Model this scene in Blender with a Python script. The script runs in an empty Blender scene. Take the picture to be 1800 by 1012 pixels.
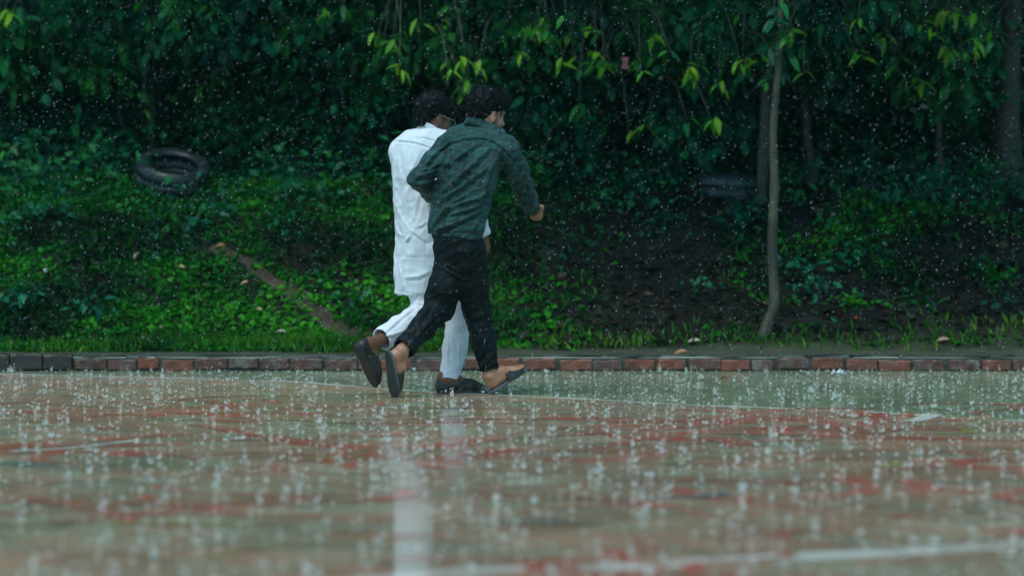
import bpy, math, random
import numpy as np
from mathutils import Vector, Matrix

random.seed(7)
RNG = np.random.default_rng(7)
R = math.radians
scene = bpy.context.scene
COL = scene.collection

# ------------------------------------------------------------------ camera, sky, sun, exposure
FPX, CAMY, CAMZ = 6400.0, -20.0, 1.1
PITCH = math.atan(165.0 / FPX)
cam_d = bpy.data.cameras.new('camera')
cam = bpy.data.objects.new('camera', cam_d)
COL.objects.link(cam)
cam.location = (0, CAMY, CAMZ)
cam.rotation_euler = (R(90) - PITCH, 0, 0)
cam_d.sensor_width = 36.0
cam_d.lens = 36.0 * FPX / 1800.0
cam_d.clip_start = 0.1
cam_d.clip_end = 2000
cam_d.dof.use_dof = True
cam_d.dof.focus_distance = 19.9
cam_d.dof.aperture_fstop = 1.8
cam_d.dof.aperture_blades = 0
scene.camera = cam

SUN_EL, SUN_AZ = 62.0, 205.0          # high soft light, a little behind and left of the camera
world = bpy.data.worlds.new('World')
scene.world = world
world.use_nodes = True
wn = world.node_tree.nodes
wl = world.node_tree.links
wn.clear()
w_out = wn.new('ShaderNodeOutputWorld')
w_bg = wn.new('ShaderNodeBackground')
w_sky = wn.new('ShaderNodeTexSky')
w_sky.sky_type = 'NISHITA'
w_sky.sun_disc = False
w_sky.sun_elevation = R(SUN_EL)
w_sky.sun_rotation = R(SUN_AZ)
w_sky.air_density = 1.0
w_sky.dust_density = 1.0
w_sky.ozone_density = 3.0
w_bg.inputs['Strength'].default_value = 0.10
w_tint = wn.new('ShaderNodeMix')                       # rain cloud over the blue: less red, a green cast
w_tint.data_type = 'RGBA'
w_tint.blend_type = 'MULTIPLY'
w_tint.inputs[0].default_value = 1.0
w_tint.inputs[7].default_value = (0.69, 1.0, 0.94, 1)
wl.new(w_sky.outputs['Color'], w_tint.inputs[6])
wl.new(w_tint.outputs[2], w_bg.inputs['Color'])
wl.new(w_bg.outputs['Background'], w_out.inputs['Surface'])

sun_d = bpy.data.lights.new('sun', 'SUN')
sun_d.energy = 0.7
sun_d.angle = R(28)
sun_d.color = (1.0, 0.97, 0.92)
sun = bpy.data.objects.new('sun', sun_d)
COL.objects.link(sun)
_e, _a = R(SUN_EL), R(SUN_AZ)
sdir = Vector((math.sin(_a) * math.cos(_e), math.cos(_a) * math.cos(_e), math.sin(_e)))
sun.rotation_euler = sdir.to_track_quat('Z', 'Y').to_euler()
sun.location = (0, -5, 20)

scene.view_settings.view_transform = 'Standard'
scene.view_settings.look = 'None'
scene.view_settings.exposure = 1.15
scene.view_settings.gamma = 1.0
scene.view_settings.use_curve_mapping = False
scene.render.engine = 'CYCLES'
scene.cycles.max_bounces = 6
scene.cycles.diffuse_bounces = 3
scene.cycles.glossy_bounces = 3
scene.cycles.transmission_bounces = 4
scene.cycles.transparent_max_bounces = 8
scene.cycles.caustics_reflective = False
scene.cycles.caustics_refractive = False
scene.cycles.use_denoising = True

# ------------------------------------------------------------------ helpers
_cr, _sr = math.cos(PITCH), math.sin(PITCH)
def ray(px, py):
    cx, cy = (px - 900.0) / FPX, -(py - 506.0) / FPX
    return np.array([cx, _cr + cy * _sr, -_sr + cy * _cr])
def P(px, py, Y=0.0):
    d = ray(px, py)
    t = (Y - CAMY) / d[1]
    return np.array([d[0] * t, Y, CAMZ + d[2] * t])
def proj(v):
    d = v - np.array([0, CAMY, CAMZ])
    fwd = d[:, 1] * _cr - d[:, 2] * _sr
    up = d[:, 1] * _sr + d[:, 2] * _cr
    return np.stack([900 + FPX * d[:, 0] / fwd, 506 - FPX * up / fwd], 1)
def ground(px, py, z=0.0):
    d = ray(px, py)
    t = (z - CAMZ) / d[2]
    return np.array([d[0] * t, CAMY + d[1] * t, z])

def smoothstep(a, b, x):
    t = np.clip((x - a) / (b - a), 0, 1)
    return t * t * (3 - 2 * t)

def _hash(ix, iy, iz):
    n = (ix.astype(np.int64) * 374761393 + iy.astype(np.int64) * 668265263 + iz.astype(np.int64) * 2147483647) & 0xffffffff
    n = ((n ^ (n >> 13)) * 1274126177) & 0xffffffff
    n = (n ^ (n >> 16)) & 0xffffff
    return n / float(0xffffff) * 2 - 1
def vnoise(p, seed=0):
    """smooth value noise, -1..1, p (n,3)"""
    p = p + seed * 17.31
    i = np.floor(p).astype(np.int64)
    f = p - i
    f = f * f * (3 - 2 * f)
    out = 0
    for a in (0, 1):
        wx = f[:, 0] if a else 1 - f[:, 0]
        for b in (0, 1):
            wy = f[:, 1] if b else 1 - f[:, 1]
            for c in (0, 1):
                wz = f[:, 2] if c else 1 - f[:, 2]
                out = out + wx * wy * wz * _hash(i[:, 0] + a, i[:, 1] + b, i[:, 2] + c)
    return out

def mesh_from(name, verts, faces, mats=None, smooth=True):
    """faces: (n,k) array with one k, or a list of such arrays"""
    me = bpy.data.meshes.new(name)
    verts = np.asarray(verts, np.float32)
    if isinstance(faces, np.ndarray):
        faces = [faces]
    faces = [np.asarray(f, np.int32) for f in faces if len(f)]
    loops = np.concatenate([f.ravel() for f in faces])
    tot = np.concatenate([np.full(len(f), f.shape[1], np.int32) for f in faces])
    start = np.concatenate([[0], np.cumsum(tot)[:-1]]).astype(np.int32)
    me.vertices.add(len(verts))
    me.vertices.foreach_set('co', verts.ravel())
    me.loops.add(len(loops))
    me.loops.foreach_set('vertex_index', loops)
    me.polygons.add(len(tot))
    me.polygons.foreach_set('loop_start', start)
    me.polygons.foreach_set('loop_total', tot)
    me.polygons.foreach_set('use_smooth', np.full(len(tot), smooth))
    me.update(calc_edges=True)
    if mats is not None:
        for m in (mats if isinstance(mats, (list, tuple)) else [mats]):
            me.materials.append(m)
    return me
def set_attr(me, name, vals):
    a = me.attributes.new(name, 'FLOAT', 'POINT')
    a.data.foreach_set('value', np.asarray(vals, np.float32))
def link(name, data, parent=None, **props):
    o = bpy.data.objects.new(name, data)
    COL.objects.link(o)
    if parent is not None:
        o.parent = parent
    for k, v in props.items():
        o[k] = v
    return o
def rebase(o, base):
    """give a mesh object built in world coordinates its own origin at base"""
    o.data.transform(Matrix.Translation(-Vector(base)))
    o.location = Vector(base)
def thing(name, base, label, category, group=None):
    o = bpy.data.objects.new(name, None)
    o.empty_display_size = 0.1
    COL.objects.link(o)
    o.location = Vector(base)
    o['label'] = label
    o['category'] = category
    if group:
        o['group'] = group
    return o
def part(name, me, root, parent=None, **props):
    """mesh in world coordinates put under root (parent may be a part lying at root's origin)"""
    me.transform(Matrix.Translation(-Vector(root.location)))
    return link(name, me, parent or root, **props)

class MB:
    """collects polygons into one mesh"""
    def __init__(s):
        s.v, s.f = [], {}
    def add(s, verts, faces):
        n = len(s.v)
        s.v.extend([tuple(map(float, v)) for v in verts])
        for f in faces:
            s.f.setdefault(len(f), []).append([i + n for i in f])
    def box(s, c, size, jit=0.0, rot=0.0):
        hx, hy, hz = [d / 2 for d in size]
        vs = []
        for sx, sy, sz in ((-1,-1,-1),(1,-1,-1),(1,1,-1),(-1,1,-1),(-1,-1,1),(1,-1,1),(1,1,1),(-1,1,1)):
            x, y, z = sx*hx + random.uniform(-jit, jit), sy*hy + random.uniform(-jit, jit), sz*hz + random.uniform(-jit, jit)
            vs.append((c[0] + x*math.cos(rot) - y*math.sin(rot), c[1] + x*math.sin(rot) + y*math.cos(rot), c[2] + z))
        s.add(vs, [(0,3,2,1),(4,5,6,7),(0,1,5,4),(1,2,6,5),(2,3,7,6),(3,0,4,7)])
    def tube(s, pts, radii, n=8, rough=0.0, cap=True):
        pts = [np.asarray(p, float) for p in pts]
        m = len(pts)
        u = None
        rings = []
        for i, p in enumerate(pts):
            t = pts[min(i + 1, m - 1)] - pts[max(i - 1, 0)]
            t = t / (np.linalg.norm(t) + 1e-9)
            if u is None:
                a = np.array([1.0, 0, 0]) if abs(t[0]) < 0.8 else np.array([0, 1.0, 0])
                u = a - t * a.dot(t)
            else:
                u = u - t * u.dot(t)
            u = u / (np.linalg.norm(u) + 1e-9)
            w = np.cross(t, u)
            r = radii[i] if hasattr(radii, '__len__') else radii
            rings.append([p + (u * math.cos(k * 2 * math.pi / n) + w * math.sin(k * 2 * math.pi / n)) * r * (1 + random.uniform(-rough, rough)) for k in range(n)])
        vs = [v for r_ in rings for v in r_]
        fs = []
        for i in range(m - 1):
            for k in range(n):
                a, b = i * n + k, i * n + (k + 1) % n
                fs.append((a, b, b + n, a + n))
        if cap:
            fs.append(tuple(range(n - 1, -1, -1)))
            fs.append(tuple((m - 1) * n + k for k in range(n)))
        s.add(vs, fs)
    def mesh(s, name, mats, smooth=True):
        return mesh_from(name, np.array(s.v), [np.array(f) for f in s.f.values()], mats, smooth)

# ------------------------------------------------------------------ materials
class NT:
    def __init__(s, name):
        s.m = bpy.data.materials.new(name)
        s.m.use_nodes = True
        s.n = s.m.node_tree.nodes
        s.l = s.m.node_tree.links
        s.n.clear()
        s.out = s.n.new('ShaderNodeOutputMaterial')
    def new(s, t, **kw):
        n = s.n.new(t)
        for k, v in kw.items():
            if k.startswith('i_'):
                n.inputs[k[2:].replace('_', ' ')].default_value = v
            else:
                setattr(n, k, v)
        return n
    def noise(s, scale, detail=3, rough=0.6, vec=None, dist=0.0):
        n = s.new('ShaderNodeTexNoise')
        n.inputs['Scale'].default_value = scale
        n.inputs['Detail'].default_value = detail
        n.inputs['Roughness'].default_value = rough
        n.inputs['Distortion'].default_value = dist
        if vec is not None:
            s.l.new(vec, n.inputs['Vector'])
        return n.outputs['Fac']
    def ramp(s, fac, stops, mode='LINEAR'):
        n = s.new('ShaderNodeValToRGB')
        n.color_ramp.interpolation = mode
        e = n.color_ramp.elements
        while len(e) > 1:
            e.remove(e[-1])
        e[0].position, e[0].color = stops[0][0], (*stops[0][1], 1) if not isinstance(stops[0][1], (int, float)) else (stops[0][1],)*3 + (1,)
        for p, c in stops[1:]:
            q = e.new(p)
            q.color = (*c, 1) if not isinstance(c, (int, float)) else (c, c, c, 1)
        s.l.new(fac, n.inputs['Fac'])
        return n.outputs['Color']
    def mix(s, fac, a, b, blend='MIX'):
        n = s.new('ShaderNodeMix')
        n.data_type = 'RGBA'
        n.blend_type = blend
        for i, v in ((0, fac), (6, a), (7, b)):
            sock = n.inputs[i]
            if isinstance(v, (int, float)):
                sock.default_value = v if i == 0 else (v, v, v, 1)
            elif isinstance(v, tuple):
                sock.default_value = (*v, 1)
            else:
                s.l.new(v, sock)
        return n.outputs[2]
    def math(s, op, a, b=0.0, clamp=False):
        n = s.new('ShaderNodeMath')
        n.operation = op
        n.use_clamp = clamp
        for sock, v in ((n.inputs[0], a), (n.inputs[1], b)):
            if isinstance(v, (int, float)):
                sock.default_value = v
            else:
                s.l.new(v, sock)
        return n.outputs[0]
    def attr(s, name):
        n = s.new('ShaderNodeAttribute')
        n.attribute_name = name
        return n.outputs['Fac']
    def objco(s):
        return s.new('ShaderNodeTexCoord').outputs['Object']
    def pos(s):
        return s.new('ShaderNodeNewGeometry').outputs['Position']
    def bump(s, h, strength=0.3, dist=0.01):
        n = s.new('ShaderNodeBump')
        n.inputs['Strength'].default_value = strength
        n.inputs['Distance'].default_value = dist
        s.l.new(h, n.inputs['Height'])
        return n.outputs['Normal']
    def bsdf(s, color, rough=0.6, normal=None, **kw):
        n = s.new('ShaderNodeBsdfPrincipled')
        if isinstance(color, tuple):
            n.inputs['Base Color'].default_value = (*color, 1)
        else:
            s.l.new(color, n.inputs['Base Color'])
        if isinstance(rough, (int, float)):
            n.inputs['Roughness'].default_value = rough
        else:
            s.l.new(rough, n.inputs['Roughness'])
        if normal is not None:
            s.l.new(normal, n.inputs['Normal'])
        for k, v in kw.items():
            n.inputs[k.replace('_', ' ')].default_value = v
        return n
    def done(s, shader):
        s.l.new(shader.outputs[0], s.out.inputs['Surface'])
        return s.m

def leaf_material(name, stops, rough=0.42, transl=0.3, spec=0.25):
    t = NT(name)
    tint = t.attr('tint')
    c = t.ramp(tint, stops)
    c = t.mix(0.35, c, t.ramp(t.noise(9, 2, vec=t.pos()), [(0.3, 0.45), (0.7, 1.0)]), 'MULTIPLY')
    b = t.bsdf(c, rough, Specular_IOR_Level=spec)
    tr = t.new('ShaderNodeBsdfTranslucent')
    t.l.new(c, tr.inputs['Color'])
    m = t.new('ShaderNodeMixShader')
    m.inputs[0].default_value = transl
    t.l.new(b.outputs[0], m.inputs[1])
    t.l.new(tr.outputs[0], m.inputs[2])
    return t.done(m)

M = {}
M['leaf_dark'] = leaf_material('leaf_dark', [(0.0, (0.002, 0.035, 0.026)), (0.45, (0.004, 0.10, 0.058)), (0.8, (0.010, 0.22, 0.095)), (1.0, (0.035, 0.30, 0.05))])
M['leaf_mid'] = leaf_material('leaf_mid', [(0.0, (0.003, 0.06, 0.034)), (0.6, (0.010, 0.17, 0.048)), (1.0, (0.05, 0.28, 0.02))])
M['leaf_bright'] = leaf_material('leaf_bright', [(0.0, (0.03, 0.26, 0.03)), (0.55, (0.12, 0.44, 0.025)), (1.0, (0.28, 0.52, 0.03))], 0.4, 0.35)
M['grass'] = leaf_material('grass', [(0.0, (0.002, 0.022, 0.010)), (0.42, (0.005, 0.090, 0.012)), (0.75, (0.016, 0.22, 0.012)), (1.0, (0.06, 0.34, 0.014))], 0.5, 0.3, 0.14)
M['grass_light'] = leaf_material('grass_light', [(0.0, (0.02, 0.12, 0.012)), (0.6, (0.06, 0.22, 0.014)), (1.0, (0.14, 0.32, 0.02))], 0.5, 0.3, 0.14)

def bark(name, a, b, scale=14):
    t = NT(name)
    co = t.pos()
    mp = t.new('ShaderNodeMapping')
    mp.inputs['Scale'].default_value = (1, 1, 0.25)
    t.l.new(co, mp.inputs['Vector'])
    n = t.noise(scale * 3, 5, 0.7, mp.outputs[0])
    patch = t.noise(5, 3, 0.6, co)
    c = t.mix(t.ramp(patch, [(0.35, 0.0), (0.65, 1.0)]), t.ramp(n, [(0.3, a), (0.7, b)]), t.ramp(n, [(0.3, tuple(x*0.5 for x in a)), (0.7, a)]))
    return t.done(t.bsdf(c, 0.6, t.bump(n, 0.7, 0.01)))
M['bark_pale'] = bark('bark_pale', (0.045, 0.042, 0.024), (0.12, 0.108, 0.062))
M['bark_grey'] = bark('bark_grey', (0.020, 0.017, 0.010), (0.060, 0.050, 0.032))
M['bark_brown'] = bark('bark_brown', (0.035, 0.030, 0.020), (0.095, 0.08, 0.055))
M['bark_moss'] = bark('bark_moss', (0.015, 0.05, 0.028), (0.035, 0.085, 0.05))
M['twig'] = bark('twig', (0.03, 0.04, 0.02), (0.07, 0.075, 0.04))

def road_surface(t, c, cap=0.62):
    """rain-beaten wet skin: matt ground under a broken mirror of water"""
    co = t.pos()
    puddle = t.noise(1.6, 4, 0.6, co)
    rough = t.ramp(puddle, [(0.38, 0.035), (0.62, 0.11)])
    wav = t.noise(11, 5, 0.75, co, 0.4)
    vor = t.new('ShaderNodeTexVoronoi')
    vor.inputs['Scale'].default_value = 7.0
    t.l.new(co, vor.inputs['Vector'])
    d = t.math('MULTIPLY', vor.outputs['Distance'], 60.0)
    ring = t.math('MULTIPLY', t.math('SINE', d), t.math('SUBTRACT', 1.0, t.math('MULTIPLY', vor.outputs['Distance'], 2.2), True))
    fine = t.noise(150, 2, 0.6, co)
    h = t.math('ADD', t.math('ADD', wav, t.math('MULTIPLY', ring, 0.22)), t.math('MULTIPLY', fine, 0.05))
    nrm = t.bump(h, 0.045, 0.01)
    dif = t.new('ShaderNodeBsdfDiffuse')
    t.l.new(c, dif.inputs['Color'])
    dif.inputs['Roughness'].default_value = 0.4
    gl = t.new('ShaderNodeBsdfGlossy')
    t.l.new(rough, gl.inputs['Roughness'])
    t.l.new(nrm, gl.inputs['Normal'])
    fr = t.new('ShaderNodeFresnel')
    fr.inputs['IOR'].default_value = 1.33
    f = t.math('MULTIPLY', t.math('MINIMUM', fr.outputs[0], cap), t.ramp(puddle, [(0.35, 1.0), (0.65, 0.72)]))
    m = t.new('ShaderNodeMixShader')
    t.l.new(f, m.inputs[0])
    t.l.new(dif.outputs[0], m.inputs[1])
    t.l.new(gl.outputs[0], m.inputs[2])
    return m

def road_base_colour(t):
    co = t.pos()
    n1 = t.noise(1.1, 5, 0.65, co)
    c = t.ramp(n1, [(0.3, (0.26, 0.245, 0.155)), (0.5, (0.37, 0.345, 0.22)), (0.7, (0.48, 0.44, 0.29))])
    grit = t.ramp(t.noise(7, 6, 0.8, co), [(0.36, 0.45), (0.5, 0.95), (0.66, 1.3)])
    c = t.mix(0.75, c, grit, 'MULTIPLY')
    return t.mix(0.4, c, t.ramp(t.noise(45, 3, 0.7, co), [(0.3, 0.45), (0.7, 1.2)]), 'MULTIPLY')
t = NT('wet_concrete')
M['road'] = t.done(road_surface(t, t.mix(1.0, road_base_colour(t), (0.66, 0.82, 0.74), 'MULTIPLY')))
def worn_paint(name, col, lo=0.42, hi=0.58, scale=3.5):
    t = NT(name)
    base = road_base_colour(t)
    co = t.pos()
    w = t.math('MULTIPLY', t.noise(scale, 6, 0.75, co), 1.0)
    mask = t.ramp(w, [(lo, 0.0), (hi, 1.0)])
    pc = t.mix(0.5, col, t.ramp(t.noise(18, 3, 0.7, co), [(0.3, 0.55), (0.75, 1.1)]), 'MULTIPLY')
    return t.done(road_surface(t, t.mix(mask, base, pc)))
def mural_ground():
    t = NT('mural_wash')
    base = road_base_colour(t)
    co = t.pos()
    wash = t.ramp(t.noise(1.5, 6, 0.75, co, 1.4), [(0.43, 0.0), (0.58, 0.6)])
    c = t.mix(wash, base, t.mix(0.6, (0.54, 0.21, 0.12), t.ramp(t.noise(8, 5, 0.75, co), [(0.35, 0.5), (0.65, 1.2)]), 'MULTIPLY'))
    yel = t.ramp(t.noise(1.7, 4, 0.7, co, 0.8), [(0.62, 0.0), (0.72, 0.6)])
    mp = t.new('ShaderNodeMapping')
    mp.inputs['Location'].default_value = (7.3, 3.1, 2.0)
    t.l.new(co, mp.inputs['Vector'])
    c = t.mix(t.ramp(t.noise(1.5, 4, 0.7, mp.outputs[0], 0.8), [(0.6, 0.0), (0.7, 0.55)]), c, (0.42, 0.40, 0.27))
    c = t.mix(yel, c, (0.30, 0.27, 0.10))
    return t.done(road_surface(t, c))
M['mural'] = mural_ground()
M['paint_red'] = worn_paint('paint_red', (0.60, 0.13, 0.085), 0.36, 0.58)
M['paint_white'] = worn_paint('paint_white', (0.78, 0.76, 0.64), 0.30, 0.50)
M['paint_blue'] = worn_paint('paint_blue', (0.10, 0.19, 0.19), 0.4, 0.6)
M['paint_yellow'] = worn_paint('paint_yellow', (0.38, 0.33, 0.10), 0.4, 0.55)

def brick_mat(name, a, b, mort=0.55):
    t = NT(name)
    co = t.pos()
    c = t.ramp(t.noise(22, 4, 0.7, co), [(0.3, a), (0.7, b)])
    lime = t.ramp(t.noise(11, 4, 0.7, co), [(mort - 0.07, 0.0), (mort + 0.10, 0.75)])
    c = t.mix(lime, c, (0.17, 0.175, 0.14))
    dark = t.ramp(t.noise(7, 3, 0.6, co, 0.6), [(0.50, 0.0), (0.68, 0.75)])
    c = t.mix(dark, c, (0.025, 0.032, 0.022))
    return t.done(t.bsdf(c, 0.42, t.bump(t.noise(60, 4, 0.7, co), 0.6, 0.006)))
M['brick_red'] = brick_mat('brick_red', (0.16, 0.040, 0.020), (0.24, 0.070, 0.034), 0.66)
M['brick_worn'] = brick_mat('brick_worn', (0.085, 0.032, 0.022), (0.14, 0.055, 0.036), 0.56)
M['brick_dark'] = brick_mat('brick_dark', (0.018, 0.012, 0.010), (0.04, 0.018, 0.014), 0.74)
t = NT('mortar')
co = t.pos()
M['mortar'] = t.done(t.bsdf(t.ramp(t.noise(9, 5, 0.7, co), [(0.3, (0.015, 0.022, 0.018)), (0.55, (0.055, 0.065, 0.052)), (0.75, (0.14, 0.145, 0.12))]), 0.5, t.bump(t.noise(40, 4, 0.7, co), 0.6, 0.01)))

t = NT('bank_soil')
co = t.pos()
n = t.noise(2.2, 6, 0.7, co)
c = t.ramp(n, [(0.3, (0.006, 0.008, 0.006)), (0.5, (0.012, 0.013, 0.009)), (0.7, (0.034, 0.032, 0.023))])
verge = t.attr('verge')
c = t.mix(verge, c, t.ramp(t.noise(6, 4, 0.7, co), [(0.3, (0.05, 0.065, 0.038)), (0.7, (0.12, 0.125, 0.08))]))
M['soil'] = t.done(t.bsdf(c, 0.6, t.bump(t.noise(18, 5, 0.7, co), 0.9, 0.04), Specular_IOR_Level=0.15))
t = NT('dirt_path')
co = t.pos()
M['dirt'] = t.done(t.bsdf(t.ramp(t.noise(8, 5, 0.7, co), [(0.3, (0.026, 0.017, 0.010)), (0.55, (0.065, 0.044, 0.026)), (0.75, (0.13, 0.09, 0.058))]), 0.5, t.bump(t.noise(25, 5, 0.7, co), 0.8, 0.03)))

t = NT('tyre_rubber')
co = t.objco()
M['rubber'] = t.done(t.bsdf(t.ramp(t.noise(12, 4, 0.7, co), [(0.35, (0.008, 0.013, 0.014)), (0.7, (0.034, 0.05, 0.053))]), 0.38, t.bump(t.noise(50, 3, 0.6, co), 0.2, 0.004), Specular_IOR_Level=0.4))

t = NT('rain_water')
b = t.bsdf((0.85, 0.93, 0.92), 0.08, Specular_IOR_Level=0.8)  # brightness of refracted sky put into the drops as a pale colour
tr = t.new('ShaderNodeBsdfTranslucent')
tr.inputs['Color'].default_value = (0.85, 0.93, 0.92, 1)
mx = t.new('ShaderNodeMixShader')
mx.inputs[0].default_value = 0.45
t.l.new(b.outputs[0], mx.inputs[1])
t.l.new(tr.outputs[0], mx.inputs[2])
M['water'] = t.done(mx)
t2 = NT('splash_water')
b2 = t2.bsdf((0.92, 0.90, 0.80), 0.1, Specular_IOR_Level=0.6)
tr2 = t2.new('ShaderNodeBsdfTranslucent')
tr2.inputs['Color'].default_value = (0.92, 0.90, 0.80, 1)
m2 = t2.new('ShaderNodeMixShader')
m2.inputs[0].default_value = 0.5
t2.l.new(b2.outputs[0], m2.inputs[1]); t2.l.new(tr2.outputs[0], m2.inputs[2])
clr = t2.new('ShaderNodeBsdfTransparent')
m3 = t2.new('ShaderNodeMixShader')
m3.inputs[0].default_value = 0.12
t2.l.new(m2.outputs[0], m3.inputs[1]); t2.l.new(clr.outputs[0], m3.inputs[2])
M['splash'] = t2.done(m3)

def dry_leaf(name, a, b):
    t = NT(name)
    return t.done(t.bsdf(t.ramp(t.noise(30, 3, 0.6, t.objco()), [(0.3, a), (0.7, b)]), 0.4))
M['dry_tan'] = dry_leaf('dry_tan', (0.30, 0.19, 0.10), (0.46, 0.32, 0.19))
M['dry_yellow'] = dry_leaf('dry_yellow', (0.30, 0.22, 0.03), (0.42, 0.30, 0.05))
M['dry_orange'] = dry_leaf('dry_orange', (0.30, 0.12, 0.04), (0.42, 0.20, 0.07))
M['dry_brown'] = dry_leaf('dry_brown', (0.12, 0.075, 0.045), (0.20, 0.12, 0.07))
M['dry_pale'] = dry_leaf('dry_pale', (0.36, 0.30, 0.24), (0.5, 0.42, 0.34))
M['petal'] = dry_leaf('petal', (0.5, 0.06, 0.02), (0.65, 0.13, 0.04))
M['litter_white'] = dry_leaf('litter_white', (0.5, 0.58, 0.58), (0.7, 0.78, 0.78))
M['plastic_pink'] = dry_leaf('plastic_pink', (0.50, 0.10, 0.12), (0.60, 0.17, 0.18))

# ------------------------------------------------------------------ the ground
FAR_LINE = [(-900, 657), (0, 657), (330, 665), (540, 672), (640, 681), (760, 689), (930, 696), (1200, 711), (1500, 722), (1800, 740), (2700, 800)]
far_xy = [ground(a, b)[:2] for a, b in FAR_LINE]

def kerb_front(x):
    return 2.62
# road: one big sheet to the horizon, ending at the kerb
me = mesh_from('road', [(-600, -900, 0), (600, -900, 0), (600, 2.74, 0), (-600, 2.74, 0)], np.array([[0, 1, 2, 3]]), M['road'], False)
road = link('road', me, kind='structure')
# rain mist: thin even air round everything
mb = MB()
mb.box((0, -300, 6.5), (1300, 1300, 15.5))
t = NT('rain_mist')
pv = t.new('ShaderNodeVolumePrincipled')
pv.inputs['Color'].default_value = (0.58, 0.97, 0.90, 1)
pv.inputs['Density'].default_value = 0.0003
pv.inputs['Anisotropy'].default_value = 0.2
t.l.new(pv.outputs[0], t.out.inputs['Volume'])
link('haze', mb.mesh('haze', t.m, False), kind='stuff')
# mural wash: everything on the camera's side of the pale boundary line
vs, fs = [], []
for i, (x, y) in enumerate(far_xy):
    vs += [(x, y, 0.0008), (x * 1.0, -40, 0.0008)]
    if i:
        fs.append((2 * i - 2, 2 * i - 1, 2 * i + 1, 2 * i))
me = mesh_from('mural', vs, np.array(fs), M['mural'], False)
mural = link('mural', me, kind='structure')

def band(mb, pts, width, z):
    pts = [np.asarray(p[:2], float) for p in pts]
    n = len(pts)
    vs = []
    for i, p in enumerate(pts):
        t_ = pts[min(i + 1, n - 1)] - pts[max(i - 1, 0)]
        t_ = t_ / (np.linalg.norm(t_) + 1e-9)
        w = (width[i] if hasattr(width, '__len__') else width) / 2
        nrm = np.array([-t_[1], t_[0]])
        vs += [(*(p + nrm * w), z), (*(p - nrm * w), z)]
    mb.add(vs, [(2*i + 1, 2*i + 3, 2*i + 2, 2*i) for i in range(n - 1)])
def dense(pts, step=0.25):
    out = []
    for a, b in zip(pts[:-1], pts[1:]):
        a, b = np.asarray(a[:2]), np.asarray(b[:2])
        k = max(1, int(np.linalg.norm(b - a) / step))
        out += [a + (b - a) * i / k for i in range(k)]
    out.append(np.asarray(pts[-1][:2]))
    return out
mb = MB()
pts = dense(far_xy, 0.15)
band(mb, pts, [0.065 + 0.05 * math.sin(i * 1.3) * math.sin(i * 0.37) for i in range(len(pts))], 0.0014)
link('boundary_line', mb.mesh('boundary_line', M['paint_white'], False), mural)
mb = MB()
pts = dense([ground(600, 1025), ground(860, 1004), ground(1200, 989), ground(1500, 973), ground(1800, 957), ground(2300, 932)], 0.15)
band(mb, pts, 0.20, 0.0014)
link('painted_line', mb.mesh('painted_line', M['paint_white'], False), mural)

# the floral painting: flat strokes of red, white, yellow and blue
rs = random.Random(11)
strokes = {'paint_red': MB(), 'paint_white': MB(), 'paint_yellow': MB(), 'paint_blue': MB()}
def arc(kind, cx, cy, r, a0, a1, w, z=0.009, squash=1.0, n=14):
    pts, ws = [], []
    for i in range(n + 1):
        f = i / n
        a = a0 + (a1 - a0) * f
        pts.append((cx + r * math.cos(a), cy + r * squash * math.sin(a)))
        ws.append(1.25 * w * (0.25 + 0.75 * math.sin(math.pi * (0.08 + 0.84 * f))))
    band(strokes[kind], pts, ws, z)
zc = [0.0018]
def nz():
    zc[0] += 0.000006
    return zc[0]
def flower(cx, cy, r, petals, kind, outline):
    for k in range(petals):
        a = k * 2 * math.pi / petals + rs.uniform(-.1, .1)
        px_, py_ = cx + r * math.cos(a), cy + r * math.sin(a)
        arc(kind, px_, py_, r * 0.55, a + 2.0, a + 2 * math.pi - 2.0 + 1.2, r * 0.11, nz())
        if rs.random() < 0.0:
            arc(outline, px_, py_, r * 0.68, a + 2.3, a + 2 * math.pi - 2.3, r * 0.035, nz())
    arc(kind, cx, cy, r * 0.3, 0, 6.1, r * 0.12, nz())
for cx, cy, r, n_ in ((-1.5, -1.5, 0.75, 7), (1.3, -2.6, 0.9, 8), (-0.4, -4.6, 0.7, 7), (2.0, -5.2, 0.6, 6), (-2.1, -4.3, 0.65, 7), (0.6, -7.0, 0.5, 6), (-1.3, -7.3, 0.5, 6), (2.9, -1.2, 0.6, 6), (-3.4, -1.2, 0.8, 7), (0.3, -9.3, 0.5, 6), (-3.6, -6, .8, 7), (3.7, -4, .8, 7)):
    flower(cx, cy, r, n_, 'paint_red', 'paint_white')
for i in range(130):
    x, y = rs.uniform(-4, 4), rs.uniform(-11, 0.2)
    if y > -0.4 - 0.55 * (x + 0.6) and x > -2:
        continue
    k = rs.choices(['paint_red', 'paint_white', 'paint_yellow', 'paint_blue'], [11, 0.0, 1.6, 1.0])[0]
    r = rs.uniform(0.15, 0.7)
    a0 = rs.uniform(0, 6.28)
    arc(k, x, y, r, a0, a0 + rs.uniform(0.7, 2.6), rs.uniform(0.025, 0.085), nz(), rs.uniform(0.5, 1))
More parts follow.
